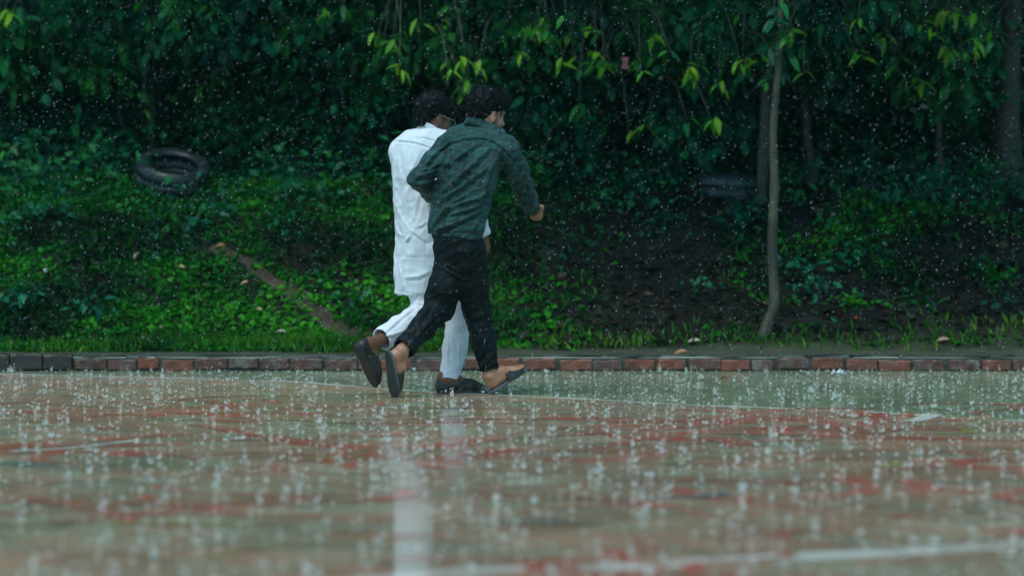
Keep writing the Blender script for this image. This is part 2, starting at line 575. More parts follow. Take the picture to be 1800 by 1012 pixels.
# distinct strokes the photograph shows
def stroke(kind, pxs, w):
    band(strokes[kind], dense([ground(*p) for p in pxs], 0.1), w, nz())
stroke('paint_red', [(1132, 761), (1165, 768), (1215, 780)], 0.16)
stroke('paint_red', [(1140, 760), (1350, 763), (1560, 768), (1800, 775)], 0.10)
stroke('paint_red', [(1230, 768), (1265, 772), (1310, 784)], 0.14)
stroke('paint_red', [(1527, 742), (1541, 735), (1552, 726)], 0.07)
stroke('paint_red', [(1573, 742), (1587, 735), (1598, 726)], 0.07)
stroke('paint_white', [(1600, 741), (1625, 735), (1640, 728)], 0.10)
stroke('paint_red', [(1480, 838), (1530, 855), (1515, 866), (1430, 880)], 0.12)
stroke('paint_red', [(1590, 842), (1635, 858), (1610, 872)], 0.12)
stroke('paint_red', [(0, 790), (110, 783), (240, 768), (330, 762)], 0.12)
stroke('paint_white', [(20, 793), (120, 788), (250, 773)], 0.08)
stroke('paint_red', [(345, 745), (430, 762), (560, 782), (700, 788), (900, 770), (1050, 762)], 0.09)
stroke('paint_blue', [(0, 814), (40, 816), (95, 818)], 0.14)
stroke('paint_blue', [(870, 918), (960, 917), (1055, 921)], 0.10)
stroke('paint_yellow', [(180, 920), (330, 921), (520, 922)], 0.12)
stroke('paint_yellow', [(470, 805), (560, 806), (640, 804)], 0.10)
for k, sb in strokes.items():
    nm = {'paint_red': 'red_strokes', 'paint_white': 'white_strokes', 'paint_yellow': 'yellow_strokes', 'paint_blue': 'blue_strokes'}[k]
    link(nm, sb.mesh(nm, M[k], False), mural)

# bank: verge behind the kerb, a slope, the plateau under the trees, a hill beyond
def terrain(x, y):
    x, y = np.asarray(x, float), np.asarray(y, float)
    s = smoothstep(4.0, 6.7, y)
    z = 0.082 + 1.03 * (0.65 * s + 0.35 * np.clip((y - 4.1) / 2.6, 0, 1))
    z = z + 0.22 * np.exp(-((x + 2.1) / 1.1) ** 2 - ((y - 5.2) / 0.9) ** 2) * smoothstep(3.9, 4.5, y)
    z = z - 0.10 * np.exp(-((x - 0.1) / 0.9) ** 2 - ((y - 5.4) / 0.9) ** 2)
    z = z + 0.04 * np.clip(y - 6.8, 0, 8) + 0.42 * np.clip(y - 14, 0, 30) ** 1.0
    amp = smoothstep(3.2, 4.8, y)
    p = np.stack([x, y, np.zeros_like(x)], -1).reshape(-1, 3)
    nz_ = (vnoise(p * 1.1, 1) * 0.12 + vnoise(p * 3.1, 2) * 0.06 + vnoise(p * 8.0, 3) * 0.018).reshape(x.shape)
    fl = (vnoise(p * 5.0, 4) * 0.006).reshape(x.shape)
    return z + nz_ * amp + fl
def tz(x, y):
    return float(terrain(np.array([x]), np.array([y]))[0])
def hit(px, py):
    d = ray(px, py)
    ys = np.arange(2.8, 26, 0.02)
    t_ = (ys - CAMY) / d[1]
    x, z = d[0] * t_, CAMZ + d[2] * t_
    g = terrain(x, ys)
    k = np.nonzero(z <= g)[0]
    k = k[0] if len(k) else len(ys) - 1
    return np.array([x[k], ys[k], g[k]])

def grid_mesh(name, xs, ys, mat):
    X, Y = np.meshgrid(xs, ys)
    Z = terrain(X, Y)
    v = np.stack([X, Y, Z], -1).reshape(-1, 3)
    nx, ny = len(xs), len(ys)
    i = (np.arange(ny - 1)[:, None] * nx + np.arange(nx - 1)[None]).ravel()
    f = np.stack([i, i + 1, i + nx + 1, i + nx], 1)
    return mesh_from(name, v, f, mat), v
xs = np.concatenate([np.linspace(-60, -7, 30)[:-1], np.arange(-7, 7.01, 0.07), np.linspace(7, 60, 30)[1:]])
ys = np.concatenate([[2.725], np.arange(2.8, 9, 0.06), np.arange(9, 20, 0.4), np.linspace(20, 45, 12)])
me, v = grid_mesh('bank', xs, ys, M['soil'])
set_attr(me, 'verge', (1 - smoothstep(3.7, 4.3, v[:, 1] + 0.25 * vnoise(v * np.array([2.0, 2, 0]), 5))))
link('bank', me, kind='structure')

PATH = [hit(*p) for p in ((372, 438), (410, 452), (455, 476), (505, 510), (550, 545), (595, 578), (650, 603), (700, 612))]
def path_dist(x, y):
    d = np.full(np.shape(x), 9.0)
    for a, b in zip(PATH[:-1], PATH[1:]):
        ax, ay, bx, by = a[0], a[1], b[0], b[1]
        L = (bx - ax) ** 2 + (by - ay) ** 2
        t_ = np.clip(((x - ax) * (bx - ax) + (y - ay) * (by - ay)) / L, 0, 1)
        d = np.minimum(d, np.hypot(x - ax - t_ * (bx - ax), y - ay - t_ * (by - ay)))
    return d
pp = dense(PATH, 0.06)
vs, fs = [], []
K = 7
for i, p in enumerate(pp):
    t_ = pp[min(i + 1, len(pp) - 1)] - pp[max(i - 1, 0)]
    t_ = t_ / np.linalg.norm(t_)
    nrm = np.array([-t_[1], t_[0]])
    f_ = i / (len(pp) - 1)
    w = (0.035 + 0.07 * min(1, f_ * 2)) * (1 + 0.4 * math.sin(i * 0.9) * math.sin(i * 0.31 + 1))
    for k in range(K):
        q = p + nrm * w * (k / (K - 1) * 2 - 1)
        vs.append((q[0], q[1], tz(q[0], q[1]) + (0.009 + 0.008 * random.random() if 0 < k < K - 1 else -0.02)))
    if i:
        for k in range(K - 1):
            a = (i - 1) * K + k
            fs.append((a, a + 1, a + 1 + K, a + K))
link('dirt_path', mesh_from('dirt_path', vs, np.array(fs), M['dirt']), kind='structure')

# ------------------------------------------------------------------ the brick kerb
kerb = thing('brick_kerb', (0, 2.62, 0), 'low red brick kerb with pale mortar between the wet road and the bank', 'kerb')
mb = MB()
mb.box((0, 2.69, 0.038), (24, 0.075, 0.080))
x = -12.0
while x < 12:                                           # lumpy mortar cap on top of the bricks
    w = random.uniform(0.12, 0.4)
    h = random.uniform(0.004, 0.016)
    mb.box((x + w / 2, 2.705 + random.uniform(-.01, .01), 0.086 + h / 2), (w * 0.97, 0.09, h), 0.006)
    x += w
part('mortar', mb.mesh('mortar', M['mortar'], False), kerb)
xl = P(132, 640, 2.62)[0]
def brick_mesh(name, L, H, D, mat):
    mb = MB()
    nx_ = 5
    vs, fs = [], []
    b = 0.007
    prof = [(-D/2 + b, -H/2), (-D/2, -H/2 + b), (-D/2, H/2 - b), (-D/2 + b, H/2), (D/2, H/2), (D/2, -H/2)]
    for i in range(nx_):
        fx = -L/2 + L * i / (nx_ - 1)
        sc = 0.93 if i in (0, nx_ - 1) else 1.0
        for (yy, zz) in prof:
            vs.append((fx + random.uniform(-.004, .004), yy * sc + random.uniform(-.003, .003), zz * sc + random.uniform(-.0035, .0035)))
    n_ = len(prof)
    for i in range(nx_ - 1):
        for k in range(n_):
            a, b2 = i * n_ + k, i * n_ + (k + 1) % n_
            fs.append((a, a + n_, b2 + n_, b2))
    fs2 = [tuple(range(n_)), tuple((nx_ - 1) * n_ + k for k in range(n_ - 1, -1, -1))]
    mb.add(vs, fs + fs2)
    return mb.mesh(name, mat, False)
variants = {}
for kind in ('brick_red', 'brick_worn', 'brick_dark'):
    variants[kind] = [brick_mesh('brick', L, H, 0.075, M[kind]) for L, H in ((0.19, 0.072), (0.175, 0.066), (0.195, 0.070), (0.125, 0.068))]
x = xl - 0.004
n_b = 0
while x < 6.5:                                          # red bricks to the right
    kind = random.choices(['brick_red', 'brick_worn'], [3, 2] if x < 0.5 else [1.6, 3])[0]
    vi = random.choices([0, 1, 2, 3], [4, 3, 4, 1])[0]
    L = (0.19, 0.175, 0.195, 0.125)[vi]
    o = link('brick', variants[kind][vi], kerb)
    o.location = (x + L / 2, 0.042 + random.uniform(-.004, .005), 0.042 + random.uniform(-.010, .006))
    o.rotation_euler = (random.uniform(-.06, .06), random.uniform(-.035, .035), random.uniform(-.05, .05))
    x += L + random.uniform(0.008, 0.032)
x = xl - 0.02
for k in range(8):                                      # darker, prouder bricks at the left end
    vi = random.choice([0, 2, 1])
    L = (0.19, 0.175, 0.195)[vi]
    o = link('brick', variants['brick_dark'][vi], kerb)
    o.scale = (1, 1, 1.5)
    o.location = (x - L / 2, 0.02 + random.uniform(-.004, .004), 0.055 + random.uniform(-.003, .004))
    o.rotation_euler = (random.uniform(-.03, .03), random.uniform(-.012, .012), random.uniform(-.02, .02))
    x -= L + random.uniform(0.004, 0.012)

# ------------------------------------------------------------------ foliage building
LEAF4_V = np.array([(0, 0, 0), (0.30, 0.45, 0.10), (0, 1.0, 0.0), (-0.30, 0.45, 0.10)])
LEAF4_F = np.array([(0, 1, 2), (0, 2, 3)])
LEAF6_V = np.array([(0, 0, 0), (0.20, 0.22, 0.05), (0.27, 0.52, 0.06), (0.15, 0.80, 0.0), (0, 1.0, -0.10), (-0.15, 0.80, 0.0), (-0.27, 0.52, 0.06), (-0.20, 0.22, 0.05)])
LEAF6_F = np.array([(0, 1, 7), (1, 2, 6), (1, 6, 7), (2, 3, 5), (2, 5, 6), (3, 4, 5)])
def frames(dirs, ups):
    d = dirs / (np.linalg.norm(dirs, axis=1, keepdims=True) + 1e-9)
    s = np.cross(d, ups)
    s /= (np.linalg.norm(s, axis=1, keepdims=True) + 1e-9)
    u = np.cross(s, d)
    return s, d, u
def leaf_cloud(name, pos, dirs, ups, size, tint, mat, width=1.0, fine=False):
    n = len(pos)
    LV, LF = (LEAF6_V, LEAF6_F) if fine else (LEAF4_V, LEAF4_F)
    nv = len(LV)
    s, d, u = frames(dirs, ups)
    v = LV * np.array([width, 1, 1])
    V = (pos[:, None] + size[:, None, None] * (v[None, :, :1] * s[:, None] + v[None, :, 1:2] * d[:, None] + v[None, :, 2:] * u[:, None])).reshape(-1, 3)
    F = (LF[None] + (np.arange(n) * nv)[:, None, None]).reshape(-1, 3)
    me = mesh_from(name, V, F, mat, fine)
    set_attr(me, 'tint', np.repeat(tint, nv))
    return me
def clumped(n, center, radii, n_clumps, spread, shell=0.5, rng=RNG):
    """leaf positions gathered in clumps spread through an ellipsoid"""
    q = rng.normal(size=(n_clumps, 3))
    q /= np.linalg.norm(q, axis=1, keepdims=True)
    rad = shell + (1 - shell) * rng.random(n_clumps) ** 0.5
    cc = np.asarray(center) + q * rad[:, None] * np.asarray(radii)
    k = rng.integers(0, n_clumps, n)
    off = rng.normal(size=(n, 3)) * 0.85 * spread * (0.6 + 0.8 * rng.random(n_clumps))[k][:, None]
    pos = cc[k] + off * np.array([1, 1, 0.75])
    out = off / (np.linalg.norm(off, axis=1, keepdims=True) + 1e-9)
    ctint = rng.random(n_clumps)[k]
    return pos, out, ctint
def crown_mesh(name, n, center, radii, n_clumps, spread, size, mat, droop=0.5, shell=0.4, fine=False):
    pos, out, ct = clumped(n, center, radii, n_clumps, spread, shell)
    zmin = terrain(pos[:, 0], pos[:, 1]) + 0.03
    pos[:, 2] = np.maximum(pos[:, 2], zmin)
    dirs = out * np.array([1, 1, 0.5]) + RNG.normal(size=(n, 3)) * 0.5 - np.array([0, 0, droop])
    ups = RNG.normal(size=(n, 3)) * 0.45 + np.array([0, 0, 1.0])
    sz = size * (0.55 + 0.9 * RNG.random(n))
    tint = np.clip(0.75 * ct + 0.35 * RNG.random(n) - 0.05, 0, 1)
    return leaf_cloud(name, pos, dirs, ups, sz, tint, mat, 1.0, fine)

# single large leaf, shared by the sprays: folded blade with a drooping tip
def spray_leaf(name, mat, L=1.0, W=0.17, droop=0.25, tint=0.5, fold=0.25):
    rows = [(0, 0.02), (0.12, 0.45), (0.35, 1.0), (0.6, 0.92), (0.82, 0.5), (1.0, 0.03)]
    vs = []
    for f_, w in rows:
        z0 = -droop * f_ ** 2
        vs += [(-W * w, f_ * L, z0 + W * w * fold), (0, f_ * L, z0), (W * w, f_ * L, z0 + W * w * fold)]
    fs = []
    for i in range(len(rows) - 1):
        for k in (0, 1):
            a = i * 3 + k
            fs.append((a, a + 1, a + 4, a + 3))
    me = mesh_from(name, vs, np.array(fs), mat)
    set_attr(me, 'tint', np.full(len(vs), tint) + RNG.random(len(vs)) * 0.06)
    return me
SPRAY = {'b': [spray_leaf('leaf', M['leaf_bright'], 1, w, d, t_) for w, d, t_ in ((0.16, 0.25, 0.55), (0.18, 0.35, 0.75), (0.15, 0.2, 0.4), (0.17, 0.45, 0.95))],
         'm': [spray_leaf('leaf', M['leaf_mid'], 1, w, d, t_) for w, d, t_ in ((0.17, 0.25, 0.7), (0.19, 0.35, 0.9), (0.16, 0.2, 0.5))],
         'd': [spray_leaf('leaf', M['leaf_dark'], 1, w, d, t_) for w, d, t_ in ((0.17, 0.25, 0.6), (0.19, 0.35, 0.9), (0.16, 0.2, 0.3))]}
def spray(tree, px, py, Y, n, kind, size=0.13, reach=None):
    """one leafy twig of a tree: branch (part) with its leaves (sub-parts)"""
    c = P(px, py, Y - 1.0)
    base = np.array(tree.location)
    mb = MB()
    a = c + np.array([random.uniform(-.25, .25), random.uniform(0.2, 0.5), random.uniform(0.25, 0.5)])
    mid = (a + c) / 2 + np.array([0, 0, 0.08])
    mb.tube([a, mid, c], [0.007, 0.005, 0.003], 5)
    br = part('branch', mb.mesh('branch', M['twig']), tree)
    ax = np.array([random.uniform(-1, 1), random.uniform(-1, .3), random.uniform(-.2, .3)])
    for k in range(n):
        ang = 2 * math.pi * k / n + random.uniform(-.4, .4)
        d = Vector((math.cos(ang) * 0.9, math.sin(ang) * 0.6 - 0.1, random.uniform(-1.0, 0.05)))
        d.normalize()
        up = Vector((random.uniform(-.4, .4), random.uniform(-.8, .1), 1))
        s = d.cross(up).normalized()
        u = s.cross(d)
        m4 = Matrix((s, d, u)).transposed().to_4x4()
        o = link('leaf', random.choice(SPRAY[kind]), br)
        sc = size * random.uniform(0.7, 1.15)
        off = np.array([random.uniform(-.03, .03), random.uniform(-.03, .03), random.uniform(-.02, .03)])
        o.matrix_local = Matrix.Translation(Vector(c - base + off)) @ m4 @ Matrix.Scale(sc, 4)
N_LEAF = [0]

# ------------------------------------------------------------------ trees
def trunk_mesh(pts, radii, mat, flare=0, n=12, sub=5):
    """smooth trunk through points (world)"""
    pts = [np.asarray(p, float) for p in pts]
    m = len(pts)
    P_, R_ = [], []
    for i in range(m - 1):
        p0, p1, p2, p3 = pts[max(i - 1, 0)], pts[i], pts[i + 1], pts[min(i + 2, m - 1)]
        for k in range(sub):
            t_ = k / sub
            P_.append(0.5 * ((2 * p1) + (-p0 + p2) * t_ + (2*p0 - 5*p1 + 4*p2 - p3) * t_**2 + (-p0 + 3*p1 - 3*p2 + p3) * t_**3))
            R_.append(radii[i] + (radii[i + 1] - radii[i]) * t_)
    P_.append(pts[-1]); R_.append(radii[-1])
    mb = MB()
    mb.tube(P_, R_, n, 0.06)
    return mb.mesh('trunk', mat)
def make_tree(label, pxs, widths, Y, mat, crown, sprays, name='tree', limbs=()):
    """pxs: trunk line in photo px (top last), widths in px there"""
    b = hit(*pxs[0]) if Y is None else None
    Y0 = b[1] if b is not None else Y
    pts = [P(px_, py_, Y0) for px_, py_ in pxs]
    pts[0][2] = min(pts[0][2], tz(pts[0][0], pts[0][1])) - 0.06
    k = (Y0 - CAMY) / FPX
    root = thing(name, (pts[0][0], pts[0][1], tz(pts[0][0], pts[0][1])), label, 'tree')
    top = np.array(pts[-1]) + np.array([random.uniform(-.2, .2), 0.2, 1.6])
    tr = part('trunk', trunk_mesh(pts + [top], [w * k / 2 for w in widths] + [widths[-1] * k * 0.3], mat), root)
    mb = MB()
    for q in range(5):
        a = top - np.array([0, 0, random.uniform(0.2, 1.5)])
        e = a + np.array([random.uniform(-1.1, 1.1), random.uniform(-1.2, .8), random.uniform(0.1, 0.7)])
        mb.tube([a, (a + e) / 2 + np.array([0, 0, .1]), e], [widths[-1] * k * 0.25, widths[-1] * k * 0.16, 0.008], 6)
    part('limb', mb.mesh('limb', mat), root)
    for (n, off, rad, ncl, spread, size, m_, droop) in crown:
        part('crown', crown_mesh('crown', n, top + np.array(off), rad, ncl, spread, size, M[m_], droop), root)
    for s in sprays:
        spray(root, *s)
    return root

# slender pale tree standing on the bank
make_tree('slender pale trunk with a bent foot standing on the bank near the kerb',
          [(1338, 592), (1352, 562), (1361, 530), (1357, 430), (1361, 330), (1359, 230), (1367, 130), (1372, 20)], [26, 20, 19, 18, 16, 14, 12, 10], None, M['bark_pale'],
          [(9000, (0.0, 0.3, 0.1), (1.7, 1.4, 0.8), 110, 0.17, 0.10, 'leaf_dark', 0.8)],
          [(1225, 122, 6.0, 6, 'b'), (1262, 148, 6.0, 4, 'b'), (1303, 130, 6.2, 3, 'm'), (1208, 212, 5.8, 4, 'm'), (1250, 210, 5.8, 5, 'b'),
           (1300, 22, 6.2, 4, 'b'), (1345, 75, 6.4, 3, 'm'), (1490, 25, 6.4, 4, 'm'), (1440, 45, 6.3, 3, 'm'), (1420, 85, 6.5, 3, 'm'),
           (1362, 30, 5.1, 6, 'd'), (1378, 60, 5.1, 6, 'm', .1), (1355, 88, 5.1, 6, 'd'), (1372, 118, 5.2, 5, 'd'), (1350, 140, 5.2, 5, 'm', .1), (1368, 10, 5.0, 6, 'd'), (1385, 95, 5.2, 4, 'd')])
make_tree('dark thin trunk standing close behind the slender pale tree',
          [(1338, 575), (1338, 480), (1338, 380), (1341, 280), (1346, 180), (1352, 60)], [26, 24, 22, 20, 18, 15], 6.3, M['bark_grey'],
          [(6000, (0.3, 0.8, 0.2), (1.5, 1.2, 0.8), 80, 0.17, 0.10, 'leaf_dark', 0.8)], [(1170, 85, 6.8, 3, 'm'), (1130, 35, 6.8, 3, 'm')])
make_tree('thin grey trunk leaning left behind the slender pale tree',
          [(1434, 350), (1426, 300), (1417, 240), (1412, 170), (1409, 90), (1408, 10)], [22, 19, 17, 15, 14, 13], 7.6, M['bark_brown'],
          [(6000, (0.4, 0.2, 0.2), (1.6, 1.3, 0.8), 80, 0.17, 0.10, 'leaf_dark', 0.8)],
          [(1548, 60, 7.0, 4, 'b'), (1580, 105, 7.0, 3, 'm'), (1655, 62, 7.2, 5, 'm'), (1668, 85, 7.1, 5, 'b'), (1612, 78, 7.1, 4, 'm'), (1618, 140, 7.0, 4, 'b'), (1585, 105, 7, 2, 'b')])
make_tree('straight thin trunk in the shade between the leaning tree and the big trunk',
          [(1650, 318), (1648, 260), (1646, 200), (1644, 120), (1640, 20)], [20, 18, 17, 15, 13], 8.6, M['bark_brown'],
          [(6000, (0, -0.3, 0.2), (1.6, 1.3, 0.8), 80, 0.18, 0.10, 'leaf_dark', 0.8)],
          [(1692, 118, 7.6, 4, 'm'), (1682, 152, 7.4, 4, 'b'), (1716, 112, 7.5, 4, 'm'), (1745, 55, 7.0, 3, 'b'), (1730, 65, 7.1, 3, 'm')])
big = make_tree('thick dark trunk with a flared foot and surface roots at the right edge',
          [(1768, 345), (1768, 300), (1768, 230), (1770, 140), (1774, 60), (1778, 0)], [110, 66, 52, 46, 42, 40], 7.6, M['bark_grey'],
          [(8000, (-0.4, -0.2, 0.5), (1.9, 1.6, 0.9), 110, 0.19, 0.10, 'leaf_dark', 0.8)],
          [(1668, 20, 6.4, 4, 'b'), (1700, 30, 6.4, 4, 'm')])
for pts, r in (([(1750, 330), (1700, 322), (1672, 312), (1640, 326), (1590, 334), (1515, 331)], 0.030), ([(1760, 338), (1690, 345), (1640, 338), (1600, 322)], 0.024)):
    mb = MB()
    q = [P(a, b, 7.5 - i * 0.16) for i, (a, b) in enumerate(pts)]
    for p in q:
        p[2] = tz(p[0], p[1]) + r * 0.5
    fine = [q[i] + (q[i + 1] - q[i]) * f_ for i in range(len(q) - 1) for f_ in (0, .33, .66)] + [q[-1]]
    for p in fine:
        p[2] = tz(p[0], p[1]) + r * 0.9 + 0.02
    mb.tube(fine, [r * (1 - 0.7 * i / len(fine)) for i in range(len(fine))], 7, 0.1)
    part('root', mb.mesh('root', M['bark_brown']), big)
make_tree('mossy green trunk standing behind the tilted tyre',
          [(262, 262), (264, 190), (262, 120), (266, 60), (268, 0)], [26, 24, 22, 20, 18], 8.3, M['bark_moss'],
          [(8000, (0.2, -0.5, 0.0), (1.8, 1.5, 0.8), 110, 0.2, 0.10, 'leaf_dark', 0.8)],
          [(290, 15, 7.6, 6, 'm', 0.12), (305, 38, 7.6, 4, 'm', 0.12), (385, 22, 7.6, 6, 'm', 0.12), (370, 12, 7.6, 4, 'm'), (255, 190, 8.2, 2, 'b', .09)])
make_tree('thin dark trunk behind and to the right of the mossy trunk',
          [(332, 240), (330, 180), (327, 120), (330, 60), (334, 0)], [15, 14, 13, 12, 11], 9.4, M['bark_grey'],
          [(5000, (0, 0, 0.2), (1.6, 1.3, 0.8), 80, 0.2, 0.10, 'leaf_dark', 0.8)], [])
make_tree('dark trunk half hidden in leaves left of the two men',
          [(518, 300), (516, 220), (513, 140), (514, 60), (516, 0)], [20, 18, 16, 15, 14], 8.8, M['bark_grey'],
          [(8000, (0.3, -0.4, 0.0), (1.8, 1.4, 0.8), 100, 0.19, 0.10, 'leaf_dark', 0.8)],
          [(690, 74, 7.2, 6, 'b'), (672, 82, 7.2, 3, 'm'), (575, 20, 7.4, 4, 'b', .09), (600, 12, 7.4, 4, 'm'), (640, 20, 7.4, 4, 'm'), (795, 18, 7.0, 5, 'm'), (775, 40, 7.0, 4, 'b', .09), (790, 62, 7.0, 4, 'm')])
make_tree('trunk hidden in dense leaves above and right of the two men',
          [(985, 330), (984, 240), (982, 140), (985, 60), (988, 0)], [18, 17, 16, 15, 14], 9.0, M['bark_grey'],
          [(9000, (0.0, -0.6, 0.0), (2.0, 1.5, 0.8), 120, 0.19, 0.10, 'leaf_dark', 0.8)],
          [(938, 46, 6.6, 7, 'b'), (958, 38, 6.6, 3, 'b', .09), (990, 66, 6.6, 4, 'b'), (880, 60, 6.8, 4, 'm'), (1046, 116, 6.4, 5, 'b'), (1072, 114, 6.4, 3, 'b', .1),
           (1122, 105, 6.4, 4, 'm'), (1140, 100, 6.4, 3, 'm'), (1130, 228, 6.2, 4, 'b'), (1105, 232, 6.2, 3, 'b', .09), (1018, 186, 6.6, 4, 'm'), (820, 148, 6.6, 6, 'b'), (815, 172, 6.7, 3, 'b', .09),
           (838, 150, 6.8, 4, 'm'), (790, 108, 6.8, 3, 'b', .09), (1008, 20, 6.8, 3, 'm'), (1060, 60, 6.8, 3, 'm'), (945, 298, 6.4, 3, 'm', .09), (850, 105, 6.8, 4, 'm')])
make_tree('tree with pale leaf tips at the top left corner, its trunk out of sight',
          [(-60, 300), (-58, 200), (-55, 100), (-50, 0)], [24, 22, 20, 18], 8.4, M['bark_moss'],
          [(8000, (0.2, -0.4, 0.0), (1.8, 1.5, 0.8), 110, 0.19, 0.10, 'leaf_dark', 0.8)],
          [(18, 22, 7.4, 7, 'b', 0.13), (40, 34, 7.4, 5, 'm', 0.13), (5, 38, 7.4, 4, 'b', .1)])

# leafy boughs hanging into the top of the picture
def bough(root, px, py, Y, rad, n, mat, size=0.10):
    part('crown', crown_mesh('crown', n, P(px, py, Y), rad, max(8, n // 45), 0.11, size, M[mat], 1.1, 0.2, True), root)
_t = {round((o.location[0]), 2): o for o in COL.objects if o.get('category') == 'tree'}
def nearest_tree(px, Y):
    x = P(px, 100, Y)[0]
    return _t[min(_t, key=lambda k: abs(k - x))]
for px_, py_, Y_, rx, rz, n_, m_ in ((1345, 40, 5.6, .5, .30, 700, 'leaf_mid'), (1440, 20, 5.8, .5, .3, 700, 'leaf_dark'), (1300, 55, 6.6, .55, .35, 800, 'leaf_dark'), (1395, 60, 6.4, .5, .38, 800, 'leaf_mid'), (1500, 70, 6.8, .5, .40, 900, 'leaf_dark'), (1600, 85, 6.8, .5, .42, 900, 'leaf_mid'),
                                  (1665, 90, 6.6, .32, .45, 700, 'leaf_mid'), (1200, 50, 6.8, .5, .35, 800, 'leaf_mid'), (1080, 60, 7.2, .6, .4, 900, 'leaf_dark'), (960, 60, 7.0, .6, .35, 900, 'leaf_mid'),
                                  (830, 70, 7.2, .5, .40, 900, 'leaf_mid'), (700, 50, 7.4, .5, .4, 900, 'leaf_mid'), (590, 60, 7.6, .5, .4, 900, 'leaf_mid'), (450, 30, 7.6, .6, .4, 900, 'leaf_dark'),
                                  (320, 40, 7.6, .4, .3, 700, 'leaf_mid'), (150, 60, 7.8, .7, .4, 1000, 'leaf_mid'), (30, 60, 7.4, .5, .35, 800, 'leaf_mid'), (1230, 190, 7.4, .5, .3, 700, 'leaf_dark'), (1010, 190, 7.4, .6, .35, 800, 'leaf_dark')):
    bough(nearest_tree(px_, Y_), px_, py_, Y_, (rx, .45, rz), n_, m_)
rr = random.Random(5)
for q in range(42):
    px_, py_ = rr.uniform(640, 1760), rr.uniform(5, 130)
    spray(nearest_tree(px_, 6.4), px_, py_, rr.uniform(5.2, 6.4), rr.choice((2, 3, 3, 4)), rr.choice('bbm'), 0.115)
# unseen crown masses added forward over the bank, high up, to shade it
def shade_crown(root, x, y, z, rad, n):
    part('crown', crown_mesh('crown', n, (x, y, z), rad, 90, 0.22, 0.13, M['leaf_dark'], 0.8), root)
_tr = [o for o in COL.objects if o.get('category') == 'tree']
for o in _tr:
    x0 = o.location[0]
    yy = 5.9 if x0 > -0.2 else 7.5
    shade_crown(o, x0 + random.uniform(-.3, .3), yy, 4.3 + random.uniform(-.2, .3), (1.7, 1.9, 0.7), 6500)

shade_crown(_t[min(_t, key=lambda k: abs(k - P(1360, 100, 4.5)[0]))], P(1400, 50, 4.5)[0], 4.6, 3.9, (1.2, 1.0, 0.5), 5000)  # extra crown out of view, added to shade the slender trunk

for o in _tr:  # second layer of unseen crowns, added to darken the right bank
    if o.location[0] > 0.2:
        shade_crown(o, o.location[0] + random.uniform(-.3, .3), 4.9, 4.1 + random.uniform(-.2, .2), (1.3, 1.2, 0.5), 4000)

# bushes under the trees: each its own crown of leaves on a few stems
def bush(label, px, py, Y, w, h, d, n, mat, size=0.085, ncl=60, spread=0.13):
    x = P(px, py, Y)[0]
    base = (x, Y, tz(x, Y))
    root = thing('bush', base, label, 'bush', 'bushes under the trees')
    mb = MB()
    for k in range(5):
        e = np.array(base) + np.array([random.uniform(-.35, .35) * w, random.uniform(-.3, .3) * d, h * random.uniform(.5, .9)])
        b0 = np.array(base) + np.array([random.uniform(-.1, .1), random.uniform(-.1, .1), -0.05])
        mb.tube([b0, (b0 + e) / 2 + np.array([0, 0, .08]), e], [0.014, 0.010, 0.005], 5)
    part('stem', mb.mesh('stem', M['twig']), root)
    part('crown', crown_mesh('crown', n, (x, Y, base[2] + h * 0.5), (w / 2, d / 2, h / 2), ncl, spread, size, M[mat], 0.45, 0.3), root)
for a in (('dark leafy bush at the left edge under the pale leaf tips', 40, 260, 8.0, 1.6, 1.3, 1.0, 5000, 'leaf_dark'),
          ('bush with green leaves just left of the tilted tyre', 120, 280, 8.4, 1.0, 1.1, 0.9, 4500, 'leaf_mid'),
          ('dark bush behind the tilted tyre at the foot of the thin dark trunk', 395, 270, 9.0, 1.2, 1.0, 0.9, 4500, 'leaf_dark'),
          ('bush with shiny wet leaves right of the tilted tyre', 470, 270, 8.3, 1.4, 1.3, 0.9, 5000, 'leaf_mid'),
          ('dense bush directly left of the man in white', 610, 260, 8.0, 1.3, 1.5, 1.0, 5000, 'leaf_dark'),
          ('dark bush behind the heads of the two men', 770, 250, 8.4, 1.5, 1.6, 1.0, 5000, 'leaf_dark'),
          ('bush just right of the man in the green shirt', 980, 270, 7.8, 1.3, 1.3, 0.9, 5000, 'leaf_dark'),
          ('dark bush on the bank behind the half buried tyre', 1150, 260, 8.6, 1.5, 1.5, 1.0, 5000, 'leaf_dark'),
          ('shaded bush between the half buried tyre and the leaning trunk', 1290, 230, 10.2, 1.4, 1.3, 1.0, 4500, 'leaf_dark'),
          ('low bush between the leaning trunk and the thick dark trunk', 1540, 260, 10.4, 1.7, 1.3, 1.0, 5000, 'leaf_dark'),
          ('bush behind the thick dark trunk at the right edge', 1800, 240, 9.4, 1.4, 1.6, 1.0, 4500, 'leaf_mid')):
    bush(*a)

# the wood behind, one mass of leaves
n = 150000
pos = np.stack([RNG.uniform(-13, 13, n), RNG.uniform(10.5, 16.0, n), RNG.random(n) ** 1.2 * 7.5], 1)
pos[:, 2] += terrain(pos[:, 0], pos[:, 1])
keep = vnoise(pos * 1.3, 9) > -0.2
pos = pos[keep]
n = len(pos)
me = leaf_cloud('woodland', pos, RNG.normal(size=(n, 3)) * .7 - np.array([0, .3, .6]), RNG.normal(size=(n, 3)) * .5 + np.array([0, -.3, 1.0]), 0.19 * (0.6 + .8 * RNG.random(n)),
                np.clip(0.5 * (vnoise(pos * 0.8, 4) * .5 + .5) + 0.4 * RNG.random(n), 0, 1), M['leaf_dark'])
link('woodland', me, kind='stuff', label='dark wet woodland closing the view behind the trees', category='woodland')

